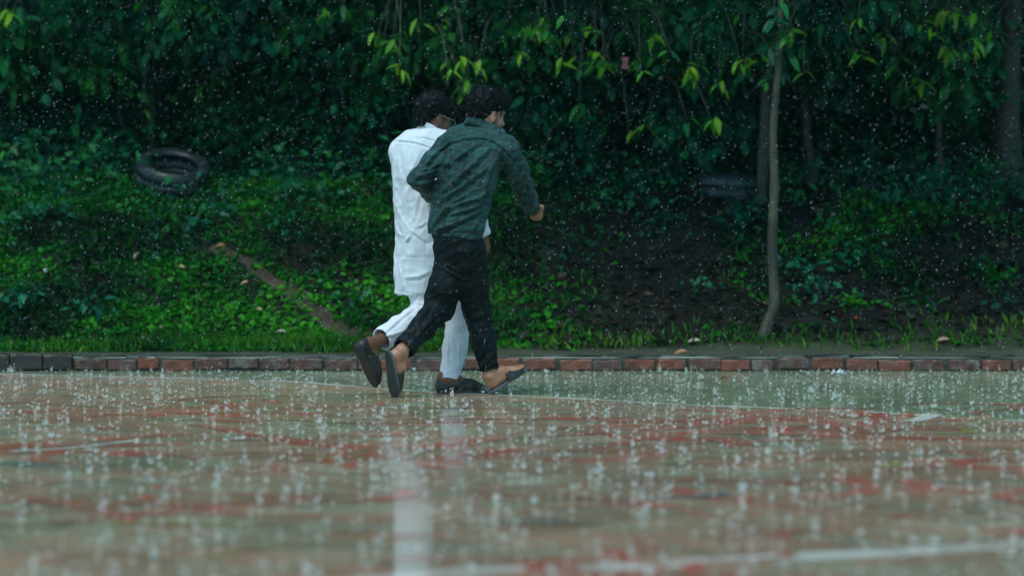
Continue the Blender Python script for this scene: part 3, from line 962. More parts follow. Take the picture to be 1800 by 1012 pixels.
# ------------------------------------------------------------------ grass and ground cover on the bank
def grass_density(x, y):
    """0..1"""
    pd = path_dist(x, y)
    p = np.stack([x, y, np.zeros_like(x)], 1)
    patch = vnoise(p * 1.4, 21) * 0.5 + 0.5 + 0.35 * vnoise(p * 4.0, 22)
    path_x = np.interp(y, [PATH[-1][1], PATH[0][1]], [PATH[-1][0], PATH[0][0]])
    left = smoothstep(0.15, -0.25, x - path_x)
    mid = smoothstep(0.9, -0.3, x) * 0.6
    right = smoothstep(0.48, 0.85, patch) * 0.75 * (0.4 + 0.6 * smoothstep(1.2, 2.0, x))
    d = np.maximum(np.maximum(left, mid * smoothstep(0.15, 0.55, patch + 0.25)), right)
    d = d * (0.05 + 0.95 * smoothstep(-0.02, 0.13, pd + 0.10 * vnoise(p * 7.0, 23)))
    d = d * smoothstep(3.75 + 0.25 * vnoise(p * 2.0, 5), 4.35, y + smoothstep(0.4, -0.8, x) * 0.62)
    return np.clip(d, 0, 1)
def scatter(n, x0, x1, y0, y1, dens):
    x, y = RNG.uniform(x0, x1, n), RNG.uniform(y0, y1, n)
    k = RNG.random(n) < dens(x, y)
    x, y = x[k], y[k]
    return np.stack([x, y, terrain(x, y)], 1)
def blades(name, pos, h, mat, lean=0.5, w=0.06):
    n = len(pos)
    dirs = RNG.normal(size=(n, 3)) * np.array([lean, lean, 0.1]) + np.array([0, 0, 1.0])
    ups = RNG.normal(size=(n, 3)) * np.array([1, 1, 0.1])
    tint = np.clip(0.5 + 0.7 * vnoise(pos * 2.0, 31) + 0.6 * (RNG.random(n) - .5), 0, 1)
    return leaf_cloud(name, pos, dirs, ups, h * (0.5 + RNG.random(n)), tint, mat, w / 0.3)
pos = scatter(200000, -7.5, 7.5, 3.4, 8.2, lambda x, y: grass_density(x, y) * 0.9)
n = len(pos)
pos[:, 2] += RNG.random(n) * 0.035
me = leaf_cloud('ground_cover', pos, RNG.normal(size=(n, 3)) * np.array([1, 1, .35]), RNG.normal(size=(n, 3)) * .5 + np.array([0, -.35, 1.0]), 0.042 * (0.5 + RNG.random(n)),
                np.clip(0.5 + 0.75 * vnoise(pos * 2.2, 33) + 0.35 * vnoise(pos * 7.0, 34) + 0.45 * (RNG.random(n) - .5), 0, 1), M['grass'], 1.25)
link('ground_cover', me, kind='stuff', label='low creeping weeds with small round leaves covering the bank', category='ground cover')
pos = scatter(120000, -7.5, 7.5, 3.3, 8.2, lambda x, y: grass_density(x, y) * (0.45 - 0.2 * smoothstep(0, 1, x)))
link('grass', blades('grass', pos, 0.075, M['grass'], 0.6, 0.045), kind='stuff', label='wet green grass growing up the bank', category='grass')
edge = scatter(100000, -7.5, 5.5, 3.1, 4.5, lambda x, y: np.exp(-((y - (3.75 + 0.12 * np.sin(x * 2.3) + 0.35 * smoothstep(-0.7, 0.3, x))) / 0.28) ** 2) * (0.06 + 0.94 * smoothstep(-0.2, -1.1, x + 0.25 * vnoise(np.stack([x * 3, y * 3, 0 * x], 1), 71))) * (1 - 0.9 * np.exp(-((x + 3.3) / 0.45) ** 2)))
link('verge_grass', blades('verge_grass', edge, 0.075, M['grass_light'], 0.6, 0.07), kind='stuff', label='short bright grass along the foot of the bank behind the kerb', category='grass')

TYRES = [P(303, 304, 6.7), P(1276, 400, 6.6)]
def clear_tyres(pos, r=0.33):
    k = np.ones(len(pos), bool)
    for c in TYRES:
        k &= ~((np.abs(pos[:, 0] - c[0]) < r) & (pos[:, 1] < c[1] + 0.35) & (pos[:, 1] > c[1] - 0.45))
    return pos[k]
pos = scatter(30000, -6, 6, 5.6, 9.5, lambda x, y: smoothstep(5.6, 6.8, y) * (0.25 + 0.75 * smoothstep(1.2, -0.2, x)) * smoothstep(-0.3, 0.35, vnoise(np.stack([x, y, 0 * x], 1) * 1.8, 61)))
pos = clear_tyres(pos)
n = len(pos)
pos[:, 2] += RNG.random(n) ** 1.5 * 0.42
me = leaf_cloud('weeds', pos, RNG.normal(size=(n, 3)) * np.array([1, 1, .5]) + np.array([0, -.2, -.2]), RNG.normal(size=(n, 3)) * .5 + np.array([0, -.3, 1.0]), 0.075 * (0.5 + RNG.random(n)),
                np.clip(0.55 * (vnoise(pos * 1.6, 63) * .5 + .5) + 0.45 * RNG.random(n), 0, 1), M['leaf_mid'])
link('weeds', me, kind='stuff', label='tall leafy weeds along the top of the bank', category='weeds')

spots = scatter(900, -5.5, 5.5, 4.5, 8.0, lambda x, y: 0.04 + 0.10 * smoothstep(0.2, 1.2, x) + 0.34 * smoothstep(5.2, 6.8, y))
spots = clear_tyres(spots)
spots = spots[path_dist(spots[:, 0], spots[:, 1]) > 0.2]
m = len(spots)
per = 36
k = np.repeat(np.arange(m), per)
off = RNG.normal(size=(m * per, 3)) * np.array([0.11, 0.10, 0.07]) * (0.5 + RNG.random(m))[k][:, None]
pos = spots[k] + off + np.array([0, 0, 0.10])
pos[:, 2] = np.maximum(pos[:, 2], terrain(pos[:, 0], pos[:, 1]) + 0.01)
n = len(pos)
ct = RNG.random(m)[k]
me = leaf_cloud('low_plants', pos, off * 6 + RNG.normal(size=(n, 3)) * .5 - np.array([0, .1, .3]), RNG.normal(size=(n, 3)) * .4 + np.array([0, -.3, 1.0]), 0.045 * (0.5 + RNG.random(n)) * (0.6 + 0.9 * RNG.random(m))[k], np.clip(.7 * ct + .3 * RNG.random(n), 0, 1), M['leaf_dark'])
link('low_plants', me, kind='stuff', label='low leafy plants scattered over the bank', category='undergrowth')

# leaf litter of the shaded right side, too many to count
pos = scatter(6000, -0.6, 5.5, 4.0, 8.0, lambda x, y: 0.55 + 0 * x)
n = len(pos)
pos[:, 2] += 0.012
t = NT('litter')
M['litter'] = t.done(t.bsdf(t.ramp(t.attr('tint'), [(0.0, (0.010, 0.010, 0.007)), (0.7, (0.026, 0.020, 0.013)), (1.0, (0.085, 0.055, 0.032))]), 0.5, Specular_IOR_Level=0.15))
me = leaf_cloud('leaf_litter', pos, RNG.normal(size=(n, 3)) * np.array([1, 1, .2]), RNG.normal(size=(n, 3)) * .3 + np.array([0, -.2, 1.0]), 0.07 * (0.5 + RNG.random(n)), RNG.random(n) ** 2, M['litter'], 1.3)
link('leaf_litter', me, kind='stuff', label='rotting brown leaf litter on the shaded side of the bank', category='leaf litter')

# single fallen leaves and scraps
def fallen(px, py, length, mat, label, cat='leaf', name='fallen_leaf', on_road=False, ang=None, curl=0.3, W=0.2, tilt=0.5, lift=0.03):
    p = ground(px, py, 0.008) if on_road else hit(px, py)
    vs = spray_leaf(name, mat, 1, W, curl, 0.5, 0.5)
    vs.transform(Matrix.Translation((0, -0.5, 0.02)))
    o = link(name, vs, label=label, category=cat)
    if cat == 'leaf':
        o['group'] = 'fallen leaves'
    a = random.uniform(0, 6.28) if ang is None else ang
    o.matrix_world = Matrix.Translation(Vector(p) + Vector((0, -0.02, lift if not on_road else 0.004))) @ Matrix.Rotation(tilt, 4, 'X') @ Matrix.Rotation(a, 4, 'Z') @ Matrix.Scale(length, 4)
for a in ((314, 476, 0.11, 'dry_tan', 'large tan fallen leaf lying in the grass in the middle of the left bank', 0.9),
          (386, 441, 0.08, 'dry_orange', 'tan and orange fallen leaf at the upper end of the dirt path', 1.4),
          (341, 444, 0.06, 'dry_yellow', 'small yellow fallen leaf in the grass left of the path top', 0.5),
          (240, 456, 0.07, 'dry_brown', 'brown fallen leaf above and left of the large tan leaf', 2.6),
          (326, 424, 0.07, 'dry_brown', 'brown fallen leaf just above the yellow leaf by the path top', 1.0),
          (430, 505, 0.06, 'dry_tan', 'small tan fallen leaf in the grass below the dirt path', 1.9),
          (358, 508, 0.07, 'dry_brown', 'brown curled fallen leaf below the large tan leaf', 0.3),
          (453, 551, 0.09, 'dry_tan', 'tan fallen leaf low on the left bank under the path', 0.8),
          (352, 538, 0.06, 'dry_brown', 'brown fallen leaf halfway between the large tan leaf and the kerb', 2.2),
          (285, 584, 0.08, 'dry_brown', 'brown fallen leaf in the short grass near the kerb, left bank', 0.2),
          (493, 590, 0.08, 'dry_pale', 'pale fallen leaf at the foot of the left bank beside the path', 1.2),
          (251, 604, 0.05, 'dry_pale', 'small pale fallen leaf in the bright verge grass', 1.7),
          (1265, 382, 0.06, 'dry_orange', 'orange fallen leaf on the soil left of the slender pale trunk', 1.5),
          (1553, 436, 0.08, 'dry_pale', 'pale fallen leaf on the shaded soil right of the slender pale trunk', 0.1),
          (1655, 604, 0.10, 'dry_tan', 'tan fallen leaf behind the kerb at the foot of the right bank', 1.5),
          (1218, 606, 0.10, 'dry_pale', 'pale crumpled leaf behind the kerb left of the slender pale trunk', 1.4),
          (1195, 627, 0.09, 'dry_orange', 'orange brown leaf lying on top of the brick kerb', 1.6)):
    fallen(a[0], a[1], a[2], M[a[3]], a[4], ang=a[5])
fallen(1272, 662, 0.05, M['petal'], 'small orange red petal lying on the wet road by the kerb', 'petal', 'petal', True, 1.1, 0.6, 0.35, 0.2)
fallen(1502, 566, 0.045, M['petal'], 'small orange red petal caught in the grass of the right bank', 'petal', 'petal', False, 0.5, 0.5, 0.4)
fallen(82, 480, 0.075, M['litter_white'], 'scrap of white paper caught in the weeds of the left bank', 'litter', 'paper_scrap', False, 0.2, 0.6, 0.28, 0.9)

# crumpled white scrap on the road
v_ = []
f_ = []
p0 = ground(1475, 659)
for i in range(7):
    for k in range(4):
        v_.append((p0[0] + (i - 3) * 0.016 + random.uniform(-.004, .004), p0[1] + (k - 1.5) * 0.03, 0.006 + random.uniform(0.004, 0.035) * (1 if 0 < i < 6 else .3)))
for i in range(6):
    for k in range(3):
        a = i * 4 + k
        f_.append((a, a + 4, a + 5, a + 1))
o = link('plastic_scrap', mesh_from('plastic_scrap', v_, np.array(f_), M['litter_white'], False), label='crumpled white plastic scrap on the wet road beside the kerb', category='litter')
rebase(o, p0)
# pink tag hanging among the leaves
mb = MB()
c = P(1099, 111, 6.3)
hw, hh = 0.026, 0.043
for s_ in (0, 1):
    pass
vs = []
for z_, w_ in ((-hh, 1.0), (-hh * .35, .95), (0, .62), (hh * .35, .9), (hh, 1.0)):
    vs += [(c[0] - hw * w_ + random.uniform(-.003, .003), c[1] - .002, c[2] + z_), (c[0] + hw * w_, c[1] + random.uniform(-.006, .006), c[2] + z_ - .002),
           (c[0] + hw * w_, c[1] + .004, c[2] + z_ - .002), (c[0] - hw * w_, c[1] + .003, c[2] + z_)]
fs = [(0, 3, 2, 1), (16, 17, 18, 19)]
for i in range(4):
    for k in range(4):
        a, b = i * 4 + k, i * 4 + (k + 1) % 4
        fs.append((a, b, b + 4, a + 4))
mb.add(vs, fs)
o = link('plastic_tag', mb.mesh('plastic_tag', M['plastic_pink'], False), label='faded pink scrap of plastic caught in the hanging leaves', category='litter')
rebase(o, c)

# ------------------------------------------------------------------ tyres
def tyre_mesh(Ro, Ri, W, mat):
    prof = []           # (radius, axial)
    b = W / 2
    prof = [(Ri, -b * .62), (Ri + .012, -b * .80), ((Ri + Ro) / 2, -b), (Ro - .03, -b * .93), (Ro - .008, -b * .74), (Ro, -b * .45), (Ro, -b * .12), (Ro - .010, -b * .08), (Ro - .010, b * .08), (Ro, b * .12), (Ro, b * .45),
            (Ro - .008, b * .74), (Ro - .03, b * .93), ((Ri + Ro) / 2, b), (Ri + .012, b * .80), (Ri, b * .62), (Ri + .03, b * .55), (Ro - .035, b * .6), (Ro - .028, 0), (Ro - .035, -b * .6), (Ri + .03, -b * .55)]
    N = 64
    m = len(prof)
    v, f = [], []
    for i in range(N):
        a = 2 * math.pi * i / N
        for j, (r, z) in enumerate(prof):
            rr = r - (0.008 if (j in (4, 5, 10, 11) and i % 2) else 0)
            v.append((rr * math.cos(a), rr * math.sin(a), z))
    for i in range(N):
        for j in range(m):
            a, b2 = i * m + j, i * m + (j + 1) % m
            c_, d_ = ((i + 1) % N) * m + (j + 1) % m, ((i + 1) % N) * m + j
            f.append((a, d_, c_, b2))
    return mesh_from('tyre', v, np.array(f), mat, True)
def place_tyre(px, py, Y, Ro, Ri, W, tilt_x, tilt_y, label):
    o = link('tyre', tyre_mesh(Ro, Ri, W, M['rubber']), label=label, category='tyre', group='old tyres on the bank')
    o.matrix_world = Matrix.Translation(Vector(P(px, py, Y))) @ Matrix.Rotation(tilt_y, 4, 'Y') @ Matrix.Rotation(tilt_x, 4, 'X')
place_tyre(303, 304, 6.6, 0.28, 0.18, 0.19, R(23), R(8), 'old black tyre tilted towards the road, its whole ring showing, on the left bank')
place_tyre(1276, 330, 6.5, 0.235, 0.16, 0.20, R(4), R(3), 'old black tyre half buried flat in the soil of the right bank')

# dry bare stems at the right edge
mb_root = thing('weed_stalks', hit(1765, 450), 'bare dry weed stalks leaning on the bank at the right edge', 'plant')
for a in ([(1752, 440), (1746, 405), (1740, 368)], [(1795, 440), (1786, 405), (1778, 385)], [(1770, 445), (1768, 415), (1772, 392)]):
    mb = MB()
    Yb = mb_root.location[1]
    mb.tube([P(*p, Yb) for p in a], [0.005, 0.004, 0.0025], 5)
    part('stalk', mb.mesh('stalk', M['twig']), mb_root)

# ------------------------------------------------------------------ figures: solids grown from signed distances
class SDF:
    def __init__(s, lo, hi, h):
        s.lo, s.h = np.asarray(lo, float), h
        s.n = np.ceil((np.asarray(hi, float) - s.lo) / h).astype(int) + 1
        s.F = np.full(s.n, 0.5, np.float32)
    def _block(s, lo, hi):
        a = np.clip(np.floor((lo - s.lo) / s.h).astype(int), 0, s.n)
        b = np.clip(np.ceil((hi - s.lo) / s.h).astype(int) + 1, 0, s.n)
        if np.any(b <= a):
            return None, None
        sl = tuple(slice(i, j) for i, j in zip(a, b))
        ax = [s.lo[k] + s.h * np.arange(a[k], b[k]) for k in range(3)]
        return sl, np.stack(np.meshgrid(*ax, indexing='ij'), -1)
    def _apply(s, sl, d, k, op):
        f = s.F[sl]
        if op == 'add':
            if k > 0:
                hh = np.clip(k - np.abs(f - d), 0, None) / k
                s.F[sl] = np.minimum(f, d) - hh * hh * k * 0.25
            else:
                s.F[sl] = np.minimum(f, d)
        elif op == 'cut':
            s.F[sl] = np.maximum(f, -d)
    def cone(s, a, b, ra, rb, side=None, flat=1.0, k=0.02, op='add', cap_a=False, cap_b=False):
        """tapered limb; flat<1 thins it across `side`"""
        a, b = np.asarray(a, float), np.asarray(b, float)
        rm = max(ra, rb) + k + 3 * s.h
        sl, X = s._block(np.minimum(a, b) - rm, np.maximum(a, b) + rm)
        if sl is None:
            return
        ab = b - a
        L = np.linalg.norm(ab) + 1e-9
        t_ = ab / L
        q = X - a
        u = q @ t_
        uc = np.clip(u, 0, L)
        r = ra + (rb - ra) * uc / L
        rad = q - u[..., None] * t_
        ax = u - uc
        if side is not None and flat != 1.0:
            sd = np.asarray(side, float)
            sd = sd - t_ * sd.dot(t_)
            sd /= np.linalg.norm(sd)
            w = np.cross(t_, sd)
            cs, cw = rad @ sd, rad @ w
            d2 = cs ** 2 + (cw / flat) ** 2
            d = np.sqrt(d2 + ax ** 2) - r
            d = d * np.where(d2 > 1e-9, (flat + (1 - flat) * np.abs(cs) / np.sqrt(d2 + 1e-9)), 1)
        else:
            d = np.sqrt((rad ** 2).sum(-1) + ax ** 2) - r
        if cap_a:
            d = np.maximum(d, -u)
        if cap_b:
            d = np.maximum(d, u - L)
        s._apply(sl, d.astype(np.float32), k, op)
    def chain(s, pts, radii, side=None, flat=1.0, k=0.02, **kw):
        m = len(pts)
        for i in range(m - 1):
            fl = flat[i] if hasattr(flat, '__len__') else flat
            s.cone(pts[i], pts[i + 1], radii[i], radii[i + 1], side, fl, k, cap_a=kw.get('cap_a', False) and i == 0, cap_b=kw.get('cap_b', False) and i == m - 2, op=kw.get('op', 'add'))
    def ball(s, c, r, axes=None, k=0.02, op='add'):
        """ellipsoid: r 3 radii along axes (rows)"""
        c = np.asarray(c, float)
        r = np.asarray(r if hasattr(r, '__len__') else (r, r, r), float)
        A = np.eye(3) if axes is None else np.asarray(axes, float)
        rm = r.max() + k + 3 * s.h
        sl, X = s._block(c - rm, c + rm)
        if sl is None:
            return
        q = (X - c) @ A.T
        k0 = np.linalg.norm(q / r, axis=-1)
        k1 = np.linalg.norm(q / r ** 2, axis=-1)
        d = k0 * (k0 - 1) / (k1 + 1e-6)
        d = np.where(k0 < 1e-3, -r.min(), d)
        s._apply(sl, d.astype(np.float32), k, op)
    def cut_half(s, p, nrm, around, rad):
        """remove what lies beyond the plane (p, nrm) within rad of around"""
        around = np.asarray(around, float)
        sl, X = s._block(around - rad, around + rad)
        d = -((X - np.asarray(p)) @ np.asarray(nrm, float))
        m = np.linalg.norm(X - around, axis=-1) < rad
        f = s.F[sl]
        s.F[sl] = np.where(m, np.maximum(f, -d), f)
    def noise(s, scale, amp, seed=0):
        m = np.abs(s.F) < amp * 3 + 2 * s.h
        idx = np.argwhere(m)
        p = s.lo + idx * s.h
        sc = np.asarray(scale if hasattr(scale, '__len__') else (scale,) * 3)
        s.F[m] += (vnoise(p * sc, seed) * amp).astype(np.float32)
    def mesh(s):
        F = s.F
        S = F < 0
        nx, ny, nz_ = F.shape
        cnt = np.zeros((nx - 1, ny - 1, nz_ - 1), np.int8)
        for i in (0, 1):
            for j in (0, 1):
                for k in (0, 1):
                    cnt += S[i:nx - 1 + i, j:ny - 1 + j, k:nz_ - 1 + k]
        act = (cnt > 0) & (cnt < 8)
        ids = np.full(act.shape, -1, np.int64)
        cells = np.argwhere(act)
        ids[act] = np.arange(len(cells))
        acc = np.zeros((len(cells), 3))
        num = np.zeros(len(cells))
        cor = [(i, j, k) for i in (0, 1) for j in (0, 1) for k in (0, 1)]
        val = {c: F[cells[:, 0] + c[0], cells[:, 1] + c[1], cells[:, 2] + c[2]].astype(float) for c in cor}
        for a in cor:
            for ax in range(3):
                if a[ax] == 0:
                    b = list(a); b[ax] = 1; b = tuple(b)
                    fa, fb = val[a], val[b]
                    m = (fa < 0) != (fb < 0)
                    t_ = np.where(m, fa / np.where(m, fa - fb, 1), 0)
                    p = np.array(a, float)[None] + 0 * acc
                    p[:, ax] += t_
                    acc[m] += p[m]
                    num[m] += 1
        v = s.lo + s.h * (cells + acc / num[:, None])
        faces = []
        for ax in range(3):
            o1, o2 = (ax + 1) % 3, (ax + 2) % 3
            slA = [slice(1, -1)] * 3; slB = [slice(1, -1)] * 3
            slA[ax] = slice(0, -1); slB[ax] = slice(1, None)
            A, B = S[tuple(slA)], S[tuple(slB)]
            e = np.argwhere(A != B)
            if not len(e):
                continue
            inside = A[tuple(e.T)]
            base = e + 1
            base[:, ax] = e[:, ax]
            def cid(d1, d2):
                c = base.copy()
                c[:, o1] -= d1
                c[:, o2] -= d2
                return ids[tuple(c.T)]
            q = np.stack([cid(1, 1), cid(0, 1), cid(0, 0), cid(1, 0)], 1)
            q[~inside] = q[~inside][:, ::-1]
            faces.append(q)
        f = np.concatenate(faces)
        f = f[(f >= 0).all(1)]
        return v, f

def relax(v, f, it=1, lam=0.5):
    e = np.concatenate([f[:, [0, 1]], f[:, [1, 2]], f[:, [2, 3]], f[:, [3, 0]]])
    for _ in range(it):
        acc = np.zeros_like(v)
        cnt = np.zeros(len(v))
        np.add.at(acc, e[:, 0], v[e[:, 1]]); np.add.at(acc, e[:, 1], v[e[:, 0]])
        np.add.at(cnt, e[:, 0], 1); np.add.at(cnt, e[:, 1], 1)
        v = v + lam * (acc / cnt[:, None] - v)
    return v
def normals(v, f):
    n_ = np.cross(v[f[:, 2]] - v[f[:, 0]], v[f[:, 3]] - v[f[:, 1]])
    out = np.zeros_like(v)
    for k in range(4):
        np.add.at(out, f[:, k], n_)
    return out / (np.linalg.norm(out, axis=1, keepdims=True) + 1e-12)
def creases(v, f, lines, front=True):
    """push folds and seams into cloth: lines = [(photo points, width px, height m)]"""
    n_ = normals(v, f)
    q = proj(v)
    face = smoothstep(0.02, 0.35, -n_[:, 1])
    disp = np.zeros(len(v))
    for pts, w, h in lines:
        d = np.full(len(v), 1e9)
        along = np.zeros(len(v))
        m = len(pts) - 1
        for i in range(m):
            a, b = np.array(pts[i], float), np.array(pts[i + 1], float)
            ab = b - a
            t_ = np.clip(((q - a) @ ab) / (ab @ ab), 0, 1)
            dd = np.linalg.norm(q - a - t_[:, None] * ab, axis=1)
            k = dd < d
            d[k] = dd[k]
            along[k] = (i + t_[k]) / m
        disp += 1.25 * h * (np.exp(-(d / (0.62 * w)) ** 1.25) if h > 0 else np.exp(-(d / (0.68 * w)) ** 2)) * (0.35 + 0.65 * np.sin(np.pi * np.clip(along, 0.02, 0.98)) ** 0.7 if h > 0 or len(pts) < 6 else 1.0) * face
    return v + n_ * disp[:, None]
def ridged(v, f, direction, scale, amp, seed, along=0.22):
    """random soft folds, long across `direction`"""
    n_ = normals(v, f)
    d = np.asarray(direction, float) / np.linalg.norm(direction)
    # compress the coordinate along the fold so that folds run along d
    u = v @ d
    p = (v - u[:, None] * d * (1 - along)) * scale
    w = vnoise(v * scale * 0.5, seed + 5) * 0.6
    r = 1 - 2.4 * np.abs(vnoise(p + w[:, None], seed)) ** 0.8
    return v + n_ * (amp * r)[:, None]
def garment(name, sdf, mat, root, lines=(), folds=(), smooth=1, post=None, **props):
    v, f = sdf.mesh()
    v = relax(v, f, smooth)
    for a in folds:
        v = ridged(v, f, *a)
    if lines:
        v = creases(v, f, lines)
    me = mesh_from(name, v, f, mat, True)
    if post:
        post(me, v, f)
    return part(name, me, root, **props)

# cloth and skin
def cloth(name, a, b, rough=0.6, sheen=0.2, weave=420, wet=0.0, stripes=None, spec=0.4, patch=(0.35, 0.65)):
    t = NT(name)
    co = t.pos()
    n1 = t.noise(7, 4, 0.65, co, 0.5)
    c = t.ramp(n1, [(patch[0], a), (patch[1], b)])
    if stripes:
        wv = t.new('ShaderNodeTexWave')
        wv.wave_type = 'BANDS'; wv.bands_direction = 'X'
        wv.inputs['Scale'].default_value = stripes[0]
        wv.inputs['Distortion'].default_value = 1.5
        wv.inputs['Detail'].default_value = 1
        t.l.new(co, wv.inputs['Vector'])
        wz = t.new('ShaderNodeTexWave')
        wz.wave_type = 'BANDS'; wz.bands_direction = 'Z'
        wz.inputs['Scale'].default_value = stripes[0] * 0.8
        wz.inputs['Distortion'].default_value = 1.5
        t.l.new(co, wz.inputs['Vector'])
        s_ = t.math('MULTIPLY', t.math('ADD', t.ramp(wv.outputs['Fac'], [(0.5, 0.0), (0.8, 1.0)]), t.ramp(wz.outputs['Fac'], [(0.55, 0.0), (0.85, 1.0)])), stripes[1])
        c = t.mix(s_, c, stripes[2])
    wv_ = t.noise(weave, 1, 0.5, co)
    r = t.ramp(t.noise(5, 4, 0.7, co), [(0.35, max(0.05, rough - wet)), (0.65, rough)])
    b = t.bsdf(c, r, t.bump(t.math('ADD', wv_, t.math('MULTIPLY', t.noise(45, 4, 0.7, co), 2.0)), 0.25, 0.002), Sheen_Weight=sheen, Specular_IOR_Level=spec)
    return t.done(b)
M['kurta'] = cloth('white_cotton', (0.72, 0.77, 0.80), (0.80, 0.83, 0.85), 0.75, 0.1, spec=0.2)
M['white_trousers'] = cloth('white_trouser_cotton', (0.74, 0.77, 0.80), (0.80, 0.82, 0.84), 0.75, 0.1, spec=0.2)
def shirt_cloth():
    t = NT('dark_green_cotton')
    co = t.pos()
    mp = t.new('ShaderNodeMapping')
    mp.inputs['Rotation'].default_value = (0, R(35), 0)
    mp.inputs['Scale'].default_value = (9, 16, 38)
    t.l.new(co, mp.inputs['Vector'])
    streak = t.noise(1.0, 4, 0.65, mp.outputs[0], 0.6)
    wet = t.noise(9, 4, 0.7, co, 0.6)
    c = t.ramp(streak, [(0.38, (0.001, 0.011, 0.011)), (0.52, (0.003, 0.030, 0.027)), (0.68, (0.018, 0.120, 0.102))])
    c = t.mix(t.ramp(wet, [(0.44, 0.0), (0.66, 0.4)]), c, (0.012, 0.085, 0.073))
    m2 = t.new('ShaderNodeMapping')
    m2.inputs['Rotation'].default_value = (0, R(-14), 0)
    t.l.new(co, m2.inputs['Vector'])
    lines = None
    for ax, sc in (('X', 8.5), ('Z', 7.0)):
        w = t.new('ShaderNodeTexWave')
        w.wave_type = 'BANDS'; w.bands_direction = ax
        w.inputs['Scale'].default_value = sc
        w.inputs['Distortion'].default_value = 1.2
        w.inputs['Detail'].default_value = 2
        w.inputs['Detail Scale'].default_value = 2.0
        t.l.new(m2.outputs[0], w.inputs['Vector'])
        l = t.ramp(w.outputs['Fac'], [(0.60, 0.0), (0.92, 1.0)])
        lines = l if lines is None else t.math('ADD', lines, l)
    c = t.mix(t.math('MULTIPLY', lines, 0.22), c, (0.025, 0.11, 0.095))
    h = t.math('ADD', t.math('MULTIPLY', streak, 3.0), t.math('ADD', t.noise(420, 1, 0.5, co), t.math('MULTIPLY', t.noise(55, 4, 0.7, co, 0.8), 2.5)))
    return t.done(t.bsdf(c, t.ramp(wet, [(0.35, 0.38), (0.65, 0.66)]), t.bump(h, 0.55, 0.004), Sheen_Weight=0.05, Specular_IOR_Level=0.35))
M['green_shirt'] = shirt_cloth()
M['black_trousers'] = cloth('black_green_cotton', (0.0012, 0.0045, 0.005), (0.003, 0.009, 0.0095), 0.65, 0.0, wet=0.15, spec=0.18)
def skin(name, base, dark, lip):
    t = NT(name)
    co = t.pos()
    c = t.ramp(t.noise(35, 3, 0.6, co), [(0.3, tuple(x * 0.85 for x in base)), (0.7, base)])
    c = t.mix(t.math('MULTIPLY', t.attr('beard'), t.ramp(t.noise(350, 2, 0.7, co), [(0.3, 0.55), (0.6, 1.0)]), True), c, dark)
    c = t.mix(t.attr('lips'), c, lip)
    c = t.mix(t.attr('eye'), c, (0.55, 0.52, 0.48))
    b = t.bsdf(c, 0.38, t.bump(t.noise(160, 3, 0.6, co), 0.15, 0.002), Subsurface_Weight=0.08, Specular_IOR_Level=0.5)
    b.inputs['Subsurface Radius'].default_value = (0.01, 0.004, 0.002)
    return t.done(b)
M['skin_light'] = skin('brown_skin', (0.46, 0.22, 0.125), (0.03, 0.022, 0.018), (0.28, 0.10, 0.08))
M['skin_dark'] = skin('dark_brown_skin', (0.18, 0.075, 0.038), (0.02, 0.014, 0.012), (0.12, 0.05, 0.04))
t = NT('black_hair')
M['hair'] = t.done(t.bsdf(t.ramp(t.noise(120, 3, 0.7, t.pos()), [(0.3, (0.001, 0.002, 0.002)), (0.7, (0.003, 0.005, 0.005))]), 0.5, Specular_IOR_Level=0.16))
t = NT('shoe_leather')
M['leather'] = t.done(t.bsdf(t.ramp(t.noise(25, 4, 0.7, t.pos()), [(0.3, (0.010, 0.009, 0.007)), (0.7, (0.028, 0.023, 0.018))]), 0.42, t.bump(t.noise(200, 3, 0.6, t.pos()), 0.2, 0.002)))
t = NT('shoe_sole')
M['sole'] = t.done(t.bsdf(t.ramp(t.noise(30, 4, 0.7, t.pos()), [(0.3, (0.010, 0.011, 0.011)), (0.7, (0.026, 0.028, 0.027))]), 0.45, t.bump(t.noise(120, 3, 0.6, t.pos()), 0.3, 0.003)))
t = NT('sandal_sole')
M['sandal_side'] = t.done(t.bsdf(t.ramp(t.noise(30, 4, 0.7, t.pos()), [(0.3, (0.055, 0.075, 0.075)), (0.7, (0.10, 0.13, 0.13))]), 0.45))
t = NT('metal_frame')
M['metal'] = t.done(t.bsdf((0.55, 0.55, 0.52), 0.25, Metallic=0.9))
t = NT('spectacle_glass')
M['lens'] = t.done(t.bsdf((0.9, 0.95, 0.95), 0.02, Transmission_Weight=1.0, IOR=1.2))

def norm(a):
    a = np.asarray(a, float)
    return a / np.linalg.norm(a)
class Frame:
    """local axes: x forward, y to the person's right, z up"""
    def __init__(s, o, fwd, up):
        s.o = np.asarray(o, float)
        s.f = norm(fwd)
        s.r = norm(np.cross(s.f, up))
        s.u = np.cross(s.r, s.f)
        s.A = np.stack([s.f, s.r, s.u])
    def __call__(s, x, y, z):
        return s.o + x * s.f + y * s.r + z * s.u
    def local(s, v):
        return (v - s.o) @ s.A.T

